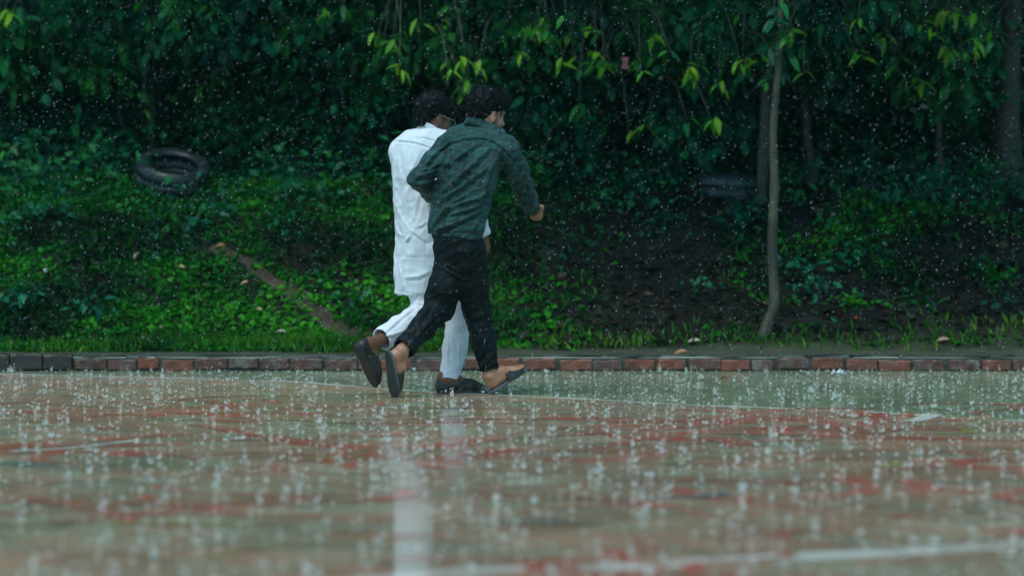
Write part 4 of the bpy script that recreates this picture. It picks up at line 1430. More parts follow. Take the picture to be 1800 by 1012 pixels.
def head_sdf(g, H, nose=1.0):
    g.ball(H(-0.012, 0, 0.035), (0.096, 0.075, 0.088), H.A, 0.0)
    g.ball(H(0.030, 0, -0.040), (0.062, 0.056, 0.072), H.A, 0.03)
    g.ball(H(0.058, 0, -0.098), (0.026, 0.026, 0.018), H.A, 0.03)
    for s_ in (-1, 1):
        g.cone(H(0.0, s_ * 0.055, -0.055), H(0.055, s_ * 0.022, -0.098), 0.018, 0.016, k=0.025)
        g.ball(H(0.066, s_ * 0.034, -0.026), (0.022, 0.024, 0.018), H.A, 0.02)
    g.ball(H(0.072, 0, 0.026), (0.020, 0.046, 0.013), H.A, 0.015)
    for s_ in (-1, 1):
        g.ball(H(0.094, s_ * 0.033, 0.004), (0.016, 0.019, 0.012), H.A, 0.01, 'cut')
        g.ball(H(0.074, s_ * 0.032, 0.003), (0.0125, 0.0125, 0.0115), H.A, 0.003)
    g.cone(H(0.082, 0, 0.016), H(0.106, 0, -0.026), 0.009, 0.0125 * nose, k=0.012)
    for s_ in (-1, 1):
        g.ball(H(0.096, s_ * 0.012, -0.030), (0.010, 0.008, 0.008), H.A, 0.008)
    g.ball(H(0.088, 0, -0.056), (0.012, 0.023, 0.007), H.A, 0.006)
    g.ball(H(0.086, 0, -0.068), (0.012, 0.020, 0.008), H.A, 0.006)
    for s_ in (-1, 1):                       # ears: shell with a hollow and a lobe
        E = norm(H.f * 0.55 * 0 + H.u * 0.98 - H.f * 0.18)
        c = H(-0.006, s_ * 0.080, -0.008)
        g.ball(c, (0.019, 0.009, 0.033), np.stack([norm(np.cross(H.r, E)) * -1, norm(H.r + H.f * -0.35 * s_ * s_), E]), 0.006)
        g.ball(H(0.004, s_ * 0.090, -0.004), (0.010, 0.006, 0.018), H.A, 0.004, 'cut')
        g.ball(H(0.0, s_ * 0.078, -0.038), (0.008, 0.006, 0.009), H.A, 0.006)
def head_attrs(me, v, H, beard):
    q = H.local(v)
    near = (np.abs(q) < 0.16).all(1)
    x, y, z = q.T
    b = np.zeros(len(v))
    if beard > 0:
        jaw = smoothstep(-0.005, -0.045, z - 0.25 * np.clip(x, -.02, .03)) * smoothstep(-0.012, 0.012, x) * smoothstep(-0.135, -0.11, z)
        clear = smoothstep(0.030, 0.052, x) * smoothstep(-0.065, -0.045, z)   # cheeks stay bare
        mou = np.exp(-((z + 0.047) / 0.006) ** 2) * (np.abs(y) < 0.034) * (x > 0.06)
        side = np.exp(-((x - 0.018) / 0.012) ** 2) * smoothstep(-0.03, 0.0, z) * smoothstep(0.06, 0.03, z) * (np.abs(y) > 0.05) * 0.8
        b = np.clip(np.maximum(np.maximum(jaw * (1 - clear), mou), side), 0, 1) * beard
    brow = np.exp(-((z - 0.027 - 0.006 * np.sin(np.abs(y) * 60)) / 0.0045) ** 2) * (np.abs(y) > 0.012) * (np.abs(y) < 0.052) * (x > 0.05)
    b = np.maximum(b, brow * 0.9) * near
    lips = np.exp(-((z + 0.062) / 0.009) ** 2) * (np.abs(y) < 0.024) * (x > 0.084) * near
    eye = np.exp(-(((np.abs(y) - 0.032) / 0.009) ** 2 + ((z - 0.003) / 0.004) ** 2)) * (x > 0.075) * near
    set_attr(me, 'beard', b); set_attr(me, 'lips', lips * 0.7); set_attr(me, 'eye', eye)

def foot_sdf(g, Fm, L=0.25):
    """bare foot, sole at z=0, heel at x=0"""
    g.ball(Fm(0.030, 0, 0.032), (0.036, 0.030, 0.032), Fm.A, 0.01)
    g.chain([Fm(0.035, 0, 0.075), Fm(0.10, 0, 0.058), Fm(0.165, 0, 0.032)], [0.036, 0.034, 0.024], Fm.r, 0.85, 0.02)
    g.cone(Fm(0.03, 0.005, 0.03), Fm(0.16, 0.012, 0.022), 0.026, 0.024, k=0.02)
    g.cone(Fm(0.03, -0.005, 0.03), Fm(0.17, -0.022, 0.022), 0.026, 0.024, k=0.02)
    g.ball(Fm(0.17, -0.005, 0.022), (0.034, 0.044, 0.021), Fm.A, 0.015)
    return Fm
def toes(g, Fm, inner):
    """five toes; inner = side of the big toe (+1 right, -1 left)"""
    for k, (y, L_, r) in enumerate(((0.034, 0.062, 0.0125), (0.014, 0.060, 0.0092), (-0.003, 0.052, 0.0088), (-0.019, 0.043, 0.0082), (-0.034, 0.033, 0.0078))):
        y *= inner
        g.chain([Fm(0.178, y, 0.020), Fm(0.178 + L_ * .6, y * 1.05, 0.019), Fm(0.178 + L_, y * 1.02, 0.012)], [r, r * .95, r * .85], k=0.006)
def outline(L, W, inner, n=30, toe=0.5):
    """closed sole outline, heel at x=0"""
    pts = []
    for i in range(n):
        a = 2 * math.pi * i / n
        c, s_ = math.cos(a), math.sin(a)
        x = L * (0.5 + 0.5 * math.copysign(abs(c) ** 0.8, c) * 1.0)
        f_ = x / L
        w = W * (0.74 + 0.10 * math.cos(f_ * 9) * 0.6 + 0.30 * f_ * smoothstep(1.15, 0.72, f_))
        y = 0.5 * w * math.copysign(abs(s_) ** 0.72, s_) + inner * 0.010 * math.sin(f_ * 3.0)
        pts.append((x, y))
    return pts
def slab(Fm, pts, z0, z1, bend=None, bevel=0.004):
    """sole: rounded prism between z0 and z1, bent by bend(x)"""
    n = len(pts)
    cx, cy = np.mean([p[0] for p in pts]), np.mean([p[1] for p in pts])
    lay = [(z0, 0.96), (z0 + bevel, 1.0), (z1 - bevel * .6, 1.0), (z1, 0.97)]
    V, Fc = [], []
    bd = bend or (lambda x: 0.0)
    for z, sc in lay:
        for x, y in pts:
            xx, yy = cx + (x - cx) * sc, cy + (y - cy) * sc
            V.append(Fm(xx, yy, z + bd(xx)))
    for i in range(len(lay) - 1):
        for k in range(n):
            a, b = i * n + k, i * n + (k + 1) % n
            Fc.append((a, b, b + n, a + n))
    # end faces as strips so that they follow the bend
    for base, flip in ((0, True), ((len(lay) - 1) * n, False)):
        for k in range(n // 2 - 1):
            a, b, c_, d_ = base + k, base + k + 1, base + n - 1 - (k + 1), base + n - 1 - k
            q = (d_ % n + base, a, b, c_) if False else (a, b, c_, d_)
            Fc.append(q[::-1] if flip else q)
    return np.array(V), Fc

def hair_strands(v, f, n, length, mat_name, curl, flow, seed, rng_=RNG, tufts=0):
    """thin tapered locks standing off the hair volume"""
    nn = normals(v, f)
    idx = rng_.integers(0, len(v), n)
    V, T = [], []
    for q, i in enumerate(idx):
        p, d = v[i], nn[i]
        t_ = flow(p, d)
        L = length * rng_.uniform(0.5, 1.3)
        dirn = norm(d * 0.55 + t_ + rng_.normal(size=3) * 0.45)
        side = norm(np.cross(dirn, rng_.normal(size=3)))
        w = 0.0013 * rng_.uniform(0.6, 1.4)
        b = len(V)
        pos = p - d * 0.004
        ph = rng_.uniform(0, 6.28)
        for k in range(4):
            ww = w * (1 - k / 3.2)
            V += [pos - side * ww, pos + side * ww]
            a_ = ph + k * curl
            dirn = norm(dirn + 0.55 * curl * (math.cos(a_) * side + math.sin(a_) * np.cross(side, dirn)) * 0.5 + t_ * 0.2)
            pos = pos + dirn * L / 3
        T += [(b, b + 1, b + 3, b + 2), (b + 2, b + 3, b + 5, b + 4), (b + 4, b + 5, b + 7, b + 6)]
    return np.array(V), np.array(T)

# ================================================================== the man in the dark green shirt
GY = -0.12
ggr = ground(800, 697)
green = thing('person', (ggr[0], GY, 0.0), 'running man in a wrinkled dark green shirt, black trousers and open sandals', 'person', 'two men hurrying through the rain')
HG = Frame(P(856, 203, -0.08), (0.84, 0.48, -0.22), (0, 0, 1))
side_t = norm((0.86, -0.5, 0))                      # across the shoulders
sh_r, el_r, wr_r = P(897, 268, -0.20), P(918, 325, -0.04), P(934, 364, 0.10)
sh_l, el_l, wr_l = P(777, 260, -0.02), P(732, 314, -0.13), P(786, 362, 0.13)
hip_l, kn_l, an_l = P(784, 432, -0.08), P(774, 540, -0.10), P(706, 617, -0.36)
hip_r, kn_r, an_r = P(822, 432, -0.14), P(838, 545, -0.05), P(861, 655, -0.05)

# feet frames: trailing left foot hangs from the toe, sole to the camera; right heel strikes
FL = Frame(P(680, 616, -0.40), P(691, 699, -0.34) - P(680, 616, -0.40), (0.80, 0.52, 0.05))
FR = Frame(P(860, 694, -0.06), P(924, 652, 0.03) - P(860, 694, -0.06), (-0.2, 0, 1))
g = SDF(P(640, 720, -0.6) - np.array([.05, 0, .05]), P(970, 140, 0.45) + np.array([0.05, 0, 0.05]), 0.005)
head_sdf(g, HG)
g.cone(P(838, 238, -0.10), HG(-0.030, 0, -0.03), 0.066, 0.056, k=0.03)
g.chain([P(800, 428, GY), P(812, 345, GY), P(832, 270, GY), P(838, 240, -0.10)], [0.085, 0.11, 0.125, 0.07], side_t, 0.62, 0.04)
g.chain([P(838, 246, -0.10), sh_r, el_r, wr_r], [0.046, 0.037, 0.031, 0.027], k=0.03)
g.chain([P(836, 246, -0.10), sh_l, el_l, wr_l], [0.046, 0.037, 0.031, 0.027], k=0.03)
g.chain([P(795, 450, -0.09), kn_l, an_l], [0.060, 0.050, 0.034], k=0.03)
g.chain([P(820, 450, -0.13), kn_r, an_r], [0.060, 0.050, 0.034], k=0.03)
foot_sdf(g, Frame(FL(0.012, 0, 0.014), FL.f, FL.u)); toes(g, Frame(FL(0.012, 0, 0.014), FL.f, FL.u), 1)
foot_sdf(g, Frame(FR(0.022, 0, 0.018), FR.f, FR.u)); toes(g, Frame(FR(0.022, 0, 0.018), FR.f, FR.u), -1)
g.cone(an_l, FL(0.042, 0, 0.075), 0.034, 0.036, k=0.02)
g.cone(an_r, FR(0.055, 0, 0.08), 0.034, 0.036, k=0.02)
for an, Fm in ((an_l, FL), (an_r, FR)):
    for s_ in (-1, 1):
        g.ball(Fm(0.045, s_ * 0.032, 0.088), (0.014, 0.009, 0.014), Fm.A, 0.012)
# right fist, loosely closed, knuckles outward
hd = norm(norm(wr_r - el_r) + np.array([0.25, 0.1, -0.2]))
HR = Frame(wr_r - hd * 0.008, hd, norm((-0.35, -0.85, 0.3)))
def hand(g, Hm, thumb, curl=1.0):
    g.chain([Hm(-0.01, 0, 0), Hm(0.035, 0, 0), Hm(0.080, 0, 0)], [0.025, 0.036, 0.037], Hm.r, 0.45, 0.015)
    for k, (y, L_) in enumerate(((0.028, 0.92), (0.010, 1.0), (-0.009, 0.95), (-0.026, 0.78))):
        a1, a2, a3 = 0.9 * curl, 2.2 * curl, 3.2 * curl
        p0 = np.array([0.083 - 0.004 * k, y, 0.004])
        p1 = p0 + 0.040 * L_ * np.array([math.cos(a1), 0, -math.sin(a1)])
        p2 = p1 + 0.026 * L_ * np.array([math.cos(a2), 0, -math.sin(a2)])
        p3 = p2 + 0.020 * L_ * np.array([math.cos(a3), 0, -math.sin(a3)])
        g.chain([Hm(*p0), Hm(*p1), Hm(*p2), Hm(*p3)], [0.0098, 0.0088, 0.0080, 0.0070], k=0.004)
    y = thumb
    g.chain([Hm(0.015, 0.026 * y, -0.006), Hm(0.050, 0.046 * y, -0.020), Hm(0.078, 0.036 * y, -0.036), Hm(0.092, 0.018 * y, -0.042)], [0.014, 0.0115, 0.0100, 0.0085], k=0.008)
hand(g, HR, -1)
HL = Frame(wr_l, norm(wr_l - el_l), (0, 0, 1))
hand(g, HL, 1, 0.6)
v, f = g.mesh()
v = relax(v, f, 1, 0.4)
me = mesh_from('body', v, f, M['skin_light'])
head_attrs(me, v, HG, 1.0)
part('body', me, green)

# hair: curly, short at the nape, a fringe over the brow
g = SDF(HG.o - 0.2, HG.o + 0.22, 0.0045)
g.ball(HG(-0.022, 0, 0.058), (0.112, 0.094, 0.098), HG.A, 0.0)
g.ball(HG(0.058, 0, 0.098), (0.055, 0.062, 0.038), HG.A, 0.03)
g.ball(HG(-0.070, 0, 0.005), (0.050, 0.062, 0.062), HG.A, 0.03)
g.ball(HG(0.098, 0, 0.006), (0.056, 0.10, 0.062), HG.A, 0.01, 'cut')
for s_ in (-1, 1):
    g.ball(HG(0.022, s_ * 0.085, -0.020), (0.040, 0.030, 0.050), HG.A, 0.01, 'cut')
    g.ball(HG(0.058, s_ * 0.085, 0.015), (0.036, 0.030, 0.045), HG.A, 0.01, 'cut')
g.noise(75, 0.0085, 3); g.noise(38, 0.008, 8)
v, f = g.mesh()
v = relax(v, f, 1, 0.3)
hv, hf = v, f
part('hair', mesh_from('hair', v, f, M['hair']), green)
V, T = hair_strands(hv, hf, 5200, 0.019, 'hair', 1.5, lambda p, d: 0.15 * d, 1)
ho = [o for o in green.children if o.name.startswith('hair')][0]
part('curls', mesh_from('curls', V, T, M['hair']), green, ho, kind='stuff')

# shirt
g = SDF(P(690, 430, -0.5) - .03, P(970, 190, 0.40) + .03, 0.0042)
hem = [P(799, 416, GY), P(803, 385, GY), P(812, 350, GY), P(822, 310, GY - .01), P(831, 276, GY - .01), P(838, 250, -0.11)]
g.chain(hem, [0.158, 0.162, 0.165, 0.170, 0.172, 0.140], side_t, [0.66, 0.64, 0.62, 0.60, 0.58, 0.6], 0.03, cap_a=True)
g.chain([P(838, 250, -0.11), P(868, 250, -0.15), P(889, 263, -0.19), P(908, 296, -0.12), el_r, (el_r * .4 + wr_r * .6), wr_r + norm(wr_r - el_r) * 0.004], [0.080, 0.074, 0.068, 0.058, 0.052, 0.048, 0.043], k=0.03, cap_b=True)
g.chain([P(836, 250, -0.10), P(805, 246, -0.07), P(784, 260, -0.04), P(760, 288, -0.08), el_l + np.array([0.012, 0, 0]), (el_l * .5 + wr_l * .5), wr_l], [0.080, 0.074, 0.066, 0.058, 0.053, 0.049, 0.044], k=0.03, cap_b=True)
g.cone(P(841, 240, -0.10), P(845, 222, -0.090), 0.078, 0.066, k=0.02, cap_b=True)
# neck hollow and open hem
g.cone(P(843, 236, -0.095), P(848, 200, -0.08), 0.060, 0.064, k=0.0, op='cut')
g.cone(P(798, 430, GY), P(802, 399, GY), 0.150, 0.150, side_t, 0.62, 0.0, op='cut', cap_b=True)
wdir = norm(wr_r - el_r)
g.cone(wr_r + wdir * 0.05, wr_r - wdir * 0.03, 0.037, 0.038, k=0.0, op='cut', cap_b=True)
L_ = []
A_ = L_.append
A_(([(775, 262), (790, 250), (815, 243), (838, 241), (850, 241), (868, 247), (889, 262), (902, 276)], 3.0, 0.006))      # yoke overlap
A_(([(776, 266), (792, 254), (815, 247), (838, 245), (850, 245), (868, 252), (888, 268), (900, 282)], 2.2, -0.006))
for p_, w, h in (([(880, 262), (862, 300), (850, 340), (830, 372)], 6, 0.010),
                 ([(862, 258), (835, 285), (800, 318), (770, 345)], 6, 0.012), ([(845, 250), (815, 270), (785, 292)], 5, 0.010), ([(850, 300), (815, 325), (780, 348), (765, 372)], 5, 0.012),
                 ([(866, 330), (836, 350), (800, 360), (770, 376)], 5, 0.011), ([(842, 372), (815, 386), (785, 398), (760, 404)], 4.5, 0.013), ([(858, 352), (830, 366), (790, 378)], 4, 0.009),
                 ([(815, 345), (790, 358), (768, 388), (756, 404)], 4, 0.010), ([(868, 262), (885, 290), (893, 320)], 4, 0.010), ([(850, 256), (870, 280), (878, 300)], 4, 0.008),
                 ([(790, 262), (784, 290), (776, 320)], 4, 0.010), ([(800, 262), (788, 282), (778, 300)], 4, 0.008), ([(812, 255), (798, 268)], 4, 0.006),
                 ([(770, 262), (755, 282), (738, 300)], 5, 0.009), ([(764, 300), (748, 306), (730, 312)], 4, 0.010), ([(768, 312), (750, 316), (732, 320)], 4, -0.008), ([(775, 286), (755, 296), (742, 300)], 4, 0.007),
                 ([(905, 290), (918, 315), (926, 340)], 4, 0.008), ([(928, 312), (920, 326), (910, 330)], 4, 0.009), ([(932, 335), (924, 346), (914, 348)], 3.5, 0.010), ([(938, 350), (930, 358), (920, 356)], 3, 0.010),
                 ([(855, 395), (845, 402), (830, 406)], 4, 0.008), ([(845, 380), (835, 398), (825, 408)], 4, 0.007)):
    A_((p_, w, h))
    A_(([(x + w * 0.9, y + w * 1.1) for x, y in p_], w * 0.9, -h * 0.8))
A_(([(754, 408), (775, 409), (800, 409), (825, 409), (846, 409)], 1.3, -0.004))        # hem stitching
A_(([(881, 268), (892, 285), (893, 300), (886, 318), (880, 330)], 1.6, -0.005))        # armhole seam
A_(([(784, 256), (779, 275), (776, 300), (778, 325)], 1.6, -0.005))
garment('shirt', g, M['green_shirt'], green, L_, [((0.55, 0, 0.83), 15, 0.0042, 3), ((0.75, 0, 0.65), 30, 0.0030, 9), ((0.3, 0, 0.95), 48, 0.0014, 12)])
shirt = [o for o in green.children if o.name.startswith('shirt')][0]
# collar: a folded band round the neck
def collar(name, c0, axis, fwd, r, h, mat, root, parent, stand=False, open_=0.5):
    C = Frame(c0, fwd, axis)
    V, Fc = [], []
    n = 30
    prof = [(0, 0.0, 0.004), (0.004, h * .5, 0.000), (0.002, h, -0.002), (-0.003, h, -0.004), (-0.004, 0, 0.0)] if stand else \
           [(0.012, -h * .25, 0), (0.010, h * .3, 0), (0.005, h * .85, 0), (0.0, h, 0), (-0.004, h * .9, 0), (-0.006, 0, 0)]
    m = len(prof)
    for i in range(n + 1):
        a = open_ + (2 * math.pi - 2 * open_) * i / n
        for dr, z, _ in prof:
            rr = r + dr
            V.append(C(math.cos(a) * rr * 1.08, math.sin(a) * rr, z - 0.022 * math.cos(a)))
    for i in range(n):
        for k in range(m):
            a, b = i * m + k, i * m + (k + 1) % m
            Fc.append((a, b, b + m, a + m))
    Fc2 = [tuple(range(m)), tuple(n * m + k for k in range(m - 1, -1, -1))]
    me = mesh_from(name, V, [np.array(Fc), np.array(Fc2)], mat)
    return part(name, me, root, parent)
collar('collar', P(843, 229, -0.09), norm(P(850, 200, -0.075) - P(842, 235, -0.10)), (0.8, 0.6, -.2), 0.074, 0.044, M['green_shirt'], green, shirt)
# cuff
C = Frame(wr_r - wdir * 0.03, np.cross(wdir, (0, 1, 0)), wdir)
V, Fc = [], []
for i in range(20):
    a = 2 * math.pi * i / 20
    for rr, z in ((0.045, -0.006), (0.0475, 0.0), (0.046, 0.056), (0.0435, 0.060), (0.0385, 0.052), (0.040, 0.0)):
        V.append(C(math.cos(a) * rr * 1.05, math.sin(a) * rr * .9, z))
for i in range(20):
    for k in range(6):
        a, b = i * 6 + k, i * 6 + (k + 1) % 6
        c_, d_ = ((i + 1) % 20) * 6 + (k + 1) % 6, ((i + 1) % 20) * 6 + k
        Fc.append((a, d_, c_, b))
part('cuff', mesh_from('cuff', V, np.array(Fc), M['green_shirt']), green, shirt)

# trousers
def trousers(g, hipc, hips, legs, side, r_hip, k=0.03):
    g.chain(hipc, hips, side, 0.72, k)
    for pts, rad in legs:
        g.chain(pts, rad, k=k, cap_b=True)
g = SDF(P(675, 690, -0.6) - .03, P(905, 385, 0.25) + .03, 0.005)
cl = an_l + norm(kn_l - an_l) * 0.055
cr = an_r + norm(kn_r - an_r) * 0.015
g.chain([P(800, 405, GY), P(803, 432, GY), P(809, 465, GY)], [0.136, 0.126, 0.102], side_t, 0.76, 0.03)
g.chain([P(792, 450, -0.10), P(783, 503, -0.12), P(773, 528, -0.10), kn_l + np.array([0, 0, 0.0])], [0.080, 0.086, 0.080, 0.074], k=0.03)
g.chain([P(768, 545, -0.12), kn_l * .5 + an_l * .5 + np.array([0.008, 0, 0.008]), cl, cl - norm(kn_l - an_l) * 0.03], [0.074, 0.066, 0.058, 0.060], k=0.02, cap_b=True)
g.chain([P(824, 440, -0.13), P(830, 500, -0.09), kn_r, P(850, 600, -0.05), cr], [0.094, 0.082, 0.072, 0.062, 0.053], k=0.03, cap_b=True)
g.ball(P(776, 545, -0.10), (0.058, 0.055, 0.058), None, 0.03)
d_l = norm(kn_l - an_l)
e_l = cl - d_l * 0.03
g.cone(e_l - d_l * 0.03, e_l + d_l * 0.035, 0.052, 0.048, k=0, op='cut', cap_b=True)
d_r = norm(kn_r - an_r)
g.cone(cr - d_r * 0.03, cr + d_r * 0.03, 0.049, 0.049, k=0, op='cut', cap_b=True)
L_ = []
for p_, w, h in (([(772, 468), (790, 480), (812, 492), (822, 492)], 3.5, 0.012), ([(776, 462), (792, 470), (818, 482)], 3, 0.006), ([(822, 470), (824, 482), (821, 493)], 2.5, 0.008),
                 ([(757, 505), (770, 515), (788, 515)], 4, 0.007), ([(760, 530), (772, 548), (790, 556)], 4, 0.008), ([(790, 500), (800, 530), (792, 556)], 5, 0.008), ([(810, 500), (806, 525), (798, 545)], 4, 0.006),
                 ([(840, 530), (850, 560), (862, 590)], 5, 0.007), ([(828, 560), (842, 585), (850, 610)], 4, 0.006), ([(855, 600), (850, 620), (840, 632)], 4, 0.008), ([(868, 620), (856, 636), (846, 645)], 3, 0.008),
                 ([(848, 480), (850, 510), (853, 535)], 2, 0.005), ([(755, 540), (742, 556), (728, 570)], 4, 0.009), ([(768, 556), (750, 570), (735, 590)], 4, 0.009), ([(735, 566), (738, 580), (748, 590)], 3.5, 0.010),
                 ([(716, 588), (722, 604), (734, 612)], 3, 0.008)):
    L_.append((p_, w, h))
    L_.append(([(x + w, y + w) for x, y in p_], w * .9, -h * .7))
L_.append(([(799, 412), (801, 440), (803, 468)], 1.5, -0.005))
garment('trousers', g, M['black_trousers'], green, L_, [((0.1, 0, 1), 15, 0.004, 13), ((0.8, 0, 0.5), 28, 0.003, 17)])

# sandals: thick foot bed and a wide strap over the instep
def sandal(Fm, inner, bend, label=None):
    V, Fc = slab(Fm, outline(0.275, 0.105, inner), 0.0, 0.016, bend)
    root = green
    qs = np.array([q for q in Fc if len(q) == 4])
    so = part('sandal', mesh_from('sandal', V, qs, [M['sandal_side'], M['sole']]), root)
    me = so.data
    pl = np.zeros(len(me.polygons), np.int32)
    nrm = np.zeros(len(me.polygons) * 3)
    me.polygons.foreach_get('normal', nrm)
    cen = np.zeros(len(me.polygons) * 3)
    me.polygons.foreach_get('center', cen)
    zc_ = ((cen.reshape(-1, 3) + np.array(root.location)) - Fm.o) @ Fm.u
    pl[zc_ < 0.003] = 1
    me.polygons.foreach_set('material_index', pl)
    me.polygons.foreach_set('use_smooth', np.zeros(len(pl), bool))
    V, Fc = [], []
    n, m = 14, 6
    for j in range(m):
        x = 0.125 + 0.105 * j / (m - 1)
        hgt = 0.078 - 0.036 * j / (m - 1)
        wid = 0.052 - 0.002 * j / (m - 1)
        for layer in (0, 1):
            for i in range(n):
                a = math.pi * i / (n - 1)
                rr = 1.0 if layer else 0.90
                V.append(Fm(x + (0.010 * math.sin(a) if j == 0 else -0.012 * math.sin(a) if j == m - 1 else 0), math.cos(a) * wid * rr + inner * 0.004, 0.010 + bend(x) + math.sin(a) ** 0.8 * hgt * rr))
    R_ = 2 * n
    for j in range(m - 1):
        for i in range(n - 1):
            a = j * R_ + n + i
            Fc.append((a, a + 1, a + R_ + 1, a + R_))
            a = j * R_ + i
            Fc.append((a, a + R_, a + R_ + 1, a + 1))
    for j in (0, m - 1):
        for i in range(n - 1):
            a = j * R_ + i
            Fc.append((a, a + 1, a + n + 1, a + n))
    part('strap', mesh_from('strap', V, np.array(Fc), M['leather']), root, so)
sandal(FL, 1, lambda x: 0.0)
sandal(FR, -1, lambda x: 0.0)

# ================================================================== the man in white
WY = 0.26
white = thing('person', (P(765, 600, WY)[0], WY, 0.0), 'running man in spectacles, long white kurta, white trousers and brown loafers', 'person', 'two men hurrying through the rain')
HW = Frame(P(763, 207, 0.30), (0.84, 0.46, -0.30), (0, 0, 1))
wsh_l, wel_l, wwr_l = P(708, 266, 0.34), P(740, 328, 0.52), P(785, 340, 0.70)
wsh_r, wel_r, wwr_r = P(812, 268, 0.22), P(830, 345, 0.34), P(849, 412, 0.42)
whip_l, wkn_l, wan_l = P(735, 440, 0.28), P(752, 548, 0.24), P(659, 604, -0.04)
whip_r, wkn_r, wan_r = P(770, 440, 0.22), P(806, 560, 0.20), P(790, 668, 0.11)
WL = Frame(P(624, 604, -0.12), P(656, 675, -0.06) - P(624, 604, -0.12), (0.78, 0.60, 0.28))
WR = Frame(np.array([P(767, 691, 0.10)[0], 0.10, 0.0]), (0.99, 0.16, 0.0), (0, 0, 1))
g = SDF(P(600, 715, -0.35) - .03, P(880, 150, 0.95) + .03, 0.005)
head_sdf(g, HW)
side_w = norm((0.88, -0.48, 0))
g.cone(P(750, 240, 0.28), HW(-0.030, 0, -0.03), 0.062, 0.054, k=0.03)
g.chain([P(748, 440, WY), P(752, 345, WY), P(754, 270, WY), P(752, 242, 0.28)], [0.11, 0.11, 0.125, 0.065], side_w, 0.62, 0.04)
g.chain([P(752, 248, .28), wsh_r, wel_r, wwr_r], [0.046, 0.037, 0.031, 0.026], k=0.03)
g.chain([P(750, 248, .28), wsh_l, wel_l, wwr_l], [0.046, 0.037, 0.031, 0.026], k=0.03)
g.chain([whip_l, wkn_l, wan_l], [0.08, 0.053, 0.036], k=0.03)
g.chain([whip_r, wkn_r, wan_r], [0.08, 0.053, 0.036], k=0.03)
foot_sdf(g, Frame(WL(0.010, 0, 0.014), WL.f, WL.u))
foot_sdf(g, Frame(WR(0.010, 0, 0.016), WR.f, WR.u))
g.cone(wan_l, WL(0.045, 0, 0.075), 0.036, 0.036, k=0.02)
g.cone(wan_r, WR(0.048, 0, 0.08), 0.036, 0.036, k=0.02)
WHR = Frame(wwr_r, norm(norm(wwr_r - wel_r) + np.array([-.1, -.2, 0])), (0.6, -0.7, 0.1))
hand(g, WHR, 1, 0.55)
hand(g, Frame(wwr_l, norm(wwr_l - wel_l), (0, 0, 1)), 1, 0.7)
v, f = g.mesh()
v = relax(v, f, 1, 0.4)
me = mesh_from('body', v, f, M['skin_dark'])
head_attrs(me, v, HW, 0.25)
part('body', me, white)

g = SDF(HW.o - 0.2, HW.o + 0.22, 0.0045)
g.ball(HW(-0.022, 0, 0.050), (0.106, 0.090, 0.096), HW.A, 0.0)
g.ball(HW(0.066, 0, 0.082), (0.058, 0.060, 0.036), HW.A, 0.03)
g.ball(HW(0.106, 0, 0.052), (0.030, 0.05, 0.020), HW.A, 0.02)
g.ball(HW(-0.066, 0, -0.020), (0.044, 0.062, 0.066), HW.A, 0.03)
g.ball(HW(0.098, 0, -0.018), (0.056, 0.10, 0.062), HW.A, 0.01, 'cut')
for s_ in (-1, 1):
    g.ball(HW(0.026, s_ * 0.085, -0.026), (0.040, 0.030, 0.046), HW.A, 0.01, 'cut')
g.noise(62, 0.006, 23); g.noise(30, 0.008, 28)
v, f = g.mesh()
v = relax(v, f, 1, 0.3)
wh = part('hair', mesh_from('hair', v, f, M['hair']), white)
V, T = hair_strands(v, f, 4200, 0.030, 'hair', 0.5, lambda p, d: 0.75 * (HW.f - d * d.dot(HW.f)) + np.array([0, 0, -0.25]), 2)
part('locks', mesh_from('locks', V, T, M['hair']), white, wh, kind='stuff')

# kurta
g = SDF(P(668, 535, -0.15) - .03, P(880, 195, 0.95) + .03, 0.0055)
kx = [(731, 520, 0.136), (735, 480, 0.146), (739, 440, 0.150), (741, 400, 0.154), (742, 350, 0.164), (741, 300, 0.172), (743, 278, 0.168), (750, 260, 0.120)]
g.chain([P(a, b, WY) for a, b, r in kx], [r for a, b, r in kx], side_w, [0.55, 0.58, 0.62, 0.62, 0.62, 0.60, 0.60], 0.03, cap_a=True)
g.chain([P(752, 259, .28), P(722, 257, .32), wsh_l, P(722, 300, .45), wel_l, wwr_l], [0.082, 0.076, 0.070, 0.062, 0.056, 0.042], k=0.035, cap_b=True)
g.chain([P(754, 259, .27), P(790, 258, .24), wsh_r, P(826, 305, .28), wel_r, wwr_r], [0.082, 0.076, 0.070, 0.062, 0.054, 0.040], k=0.035, cap_b=True)
g.cone(P(750, 256, 0.28), P(752, 240, 0.28), 0.078, 0.066, k=0.02, cap_b=True)
g.cone(P(752, 238, 0.28), P(757, 205, 0.285), 0.056, 0.060, k=0, op='cut')
g.cone(P(730, 545, WY), P(736, 480, WY), 0.120, 0.126, side_w, 0.50, 0.0, op='cut', cap_b=True)
g.cut_half(P(723, 518, WY), norm(np.array([0.12, 0, -1.0])), P(725, 535, WY), 0.28)
L_ = []
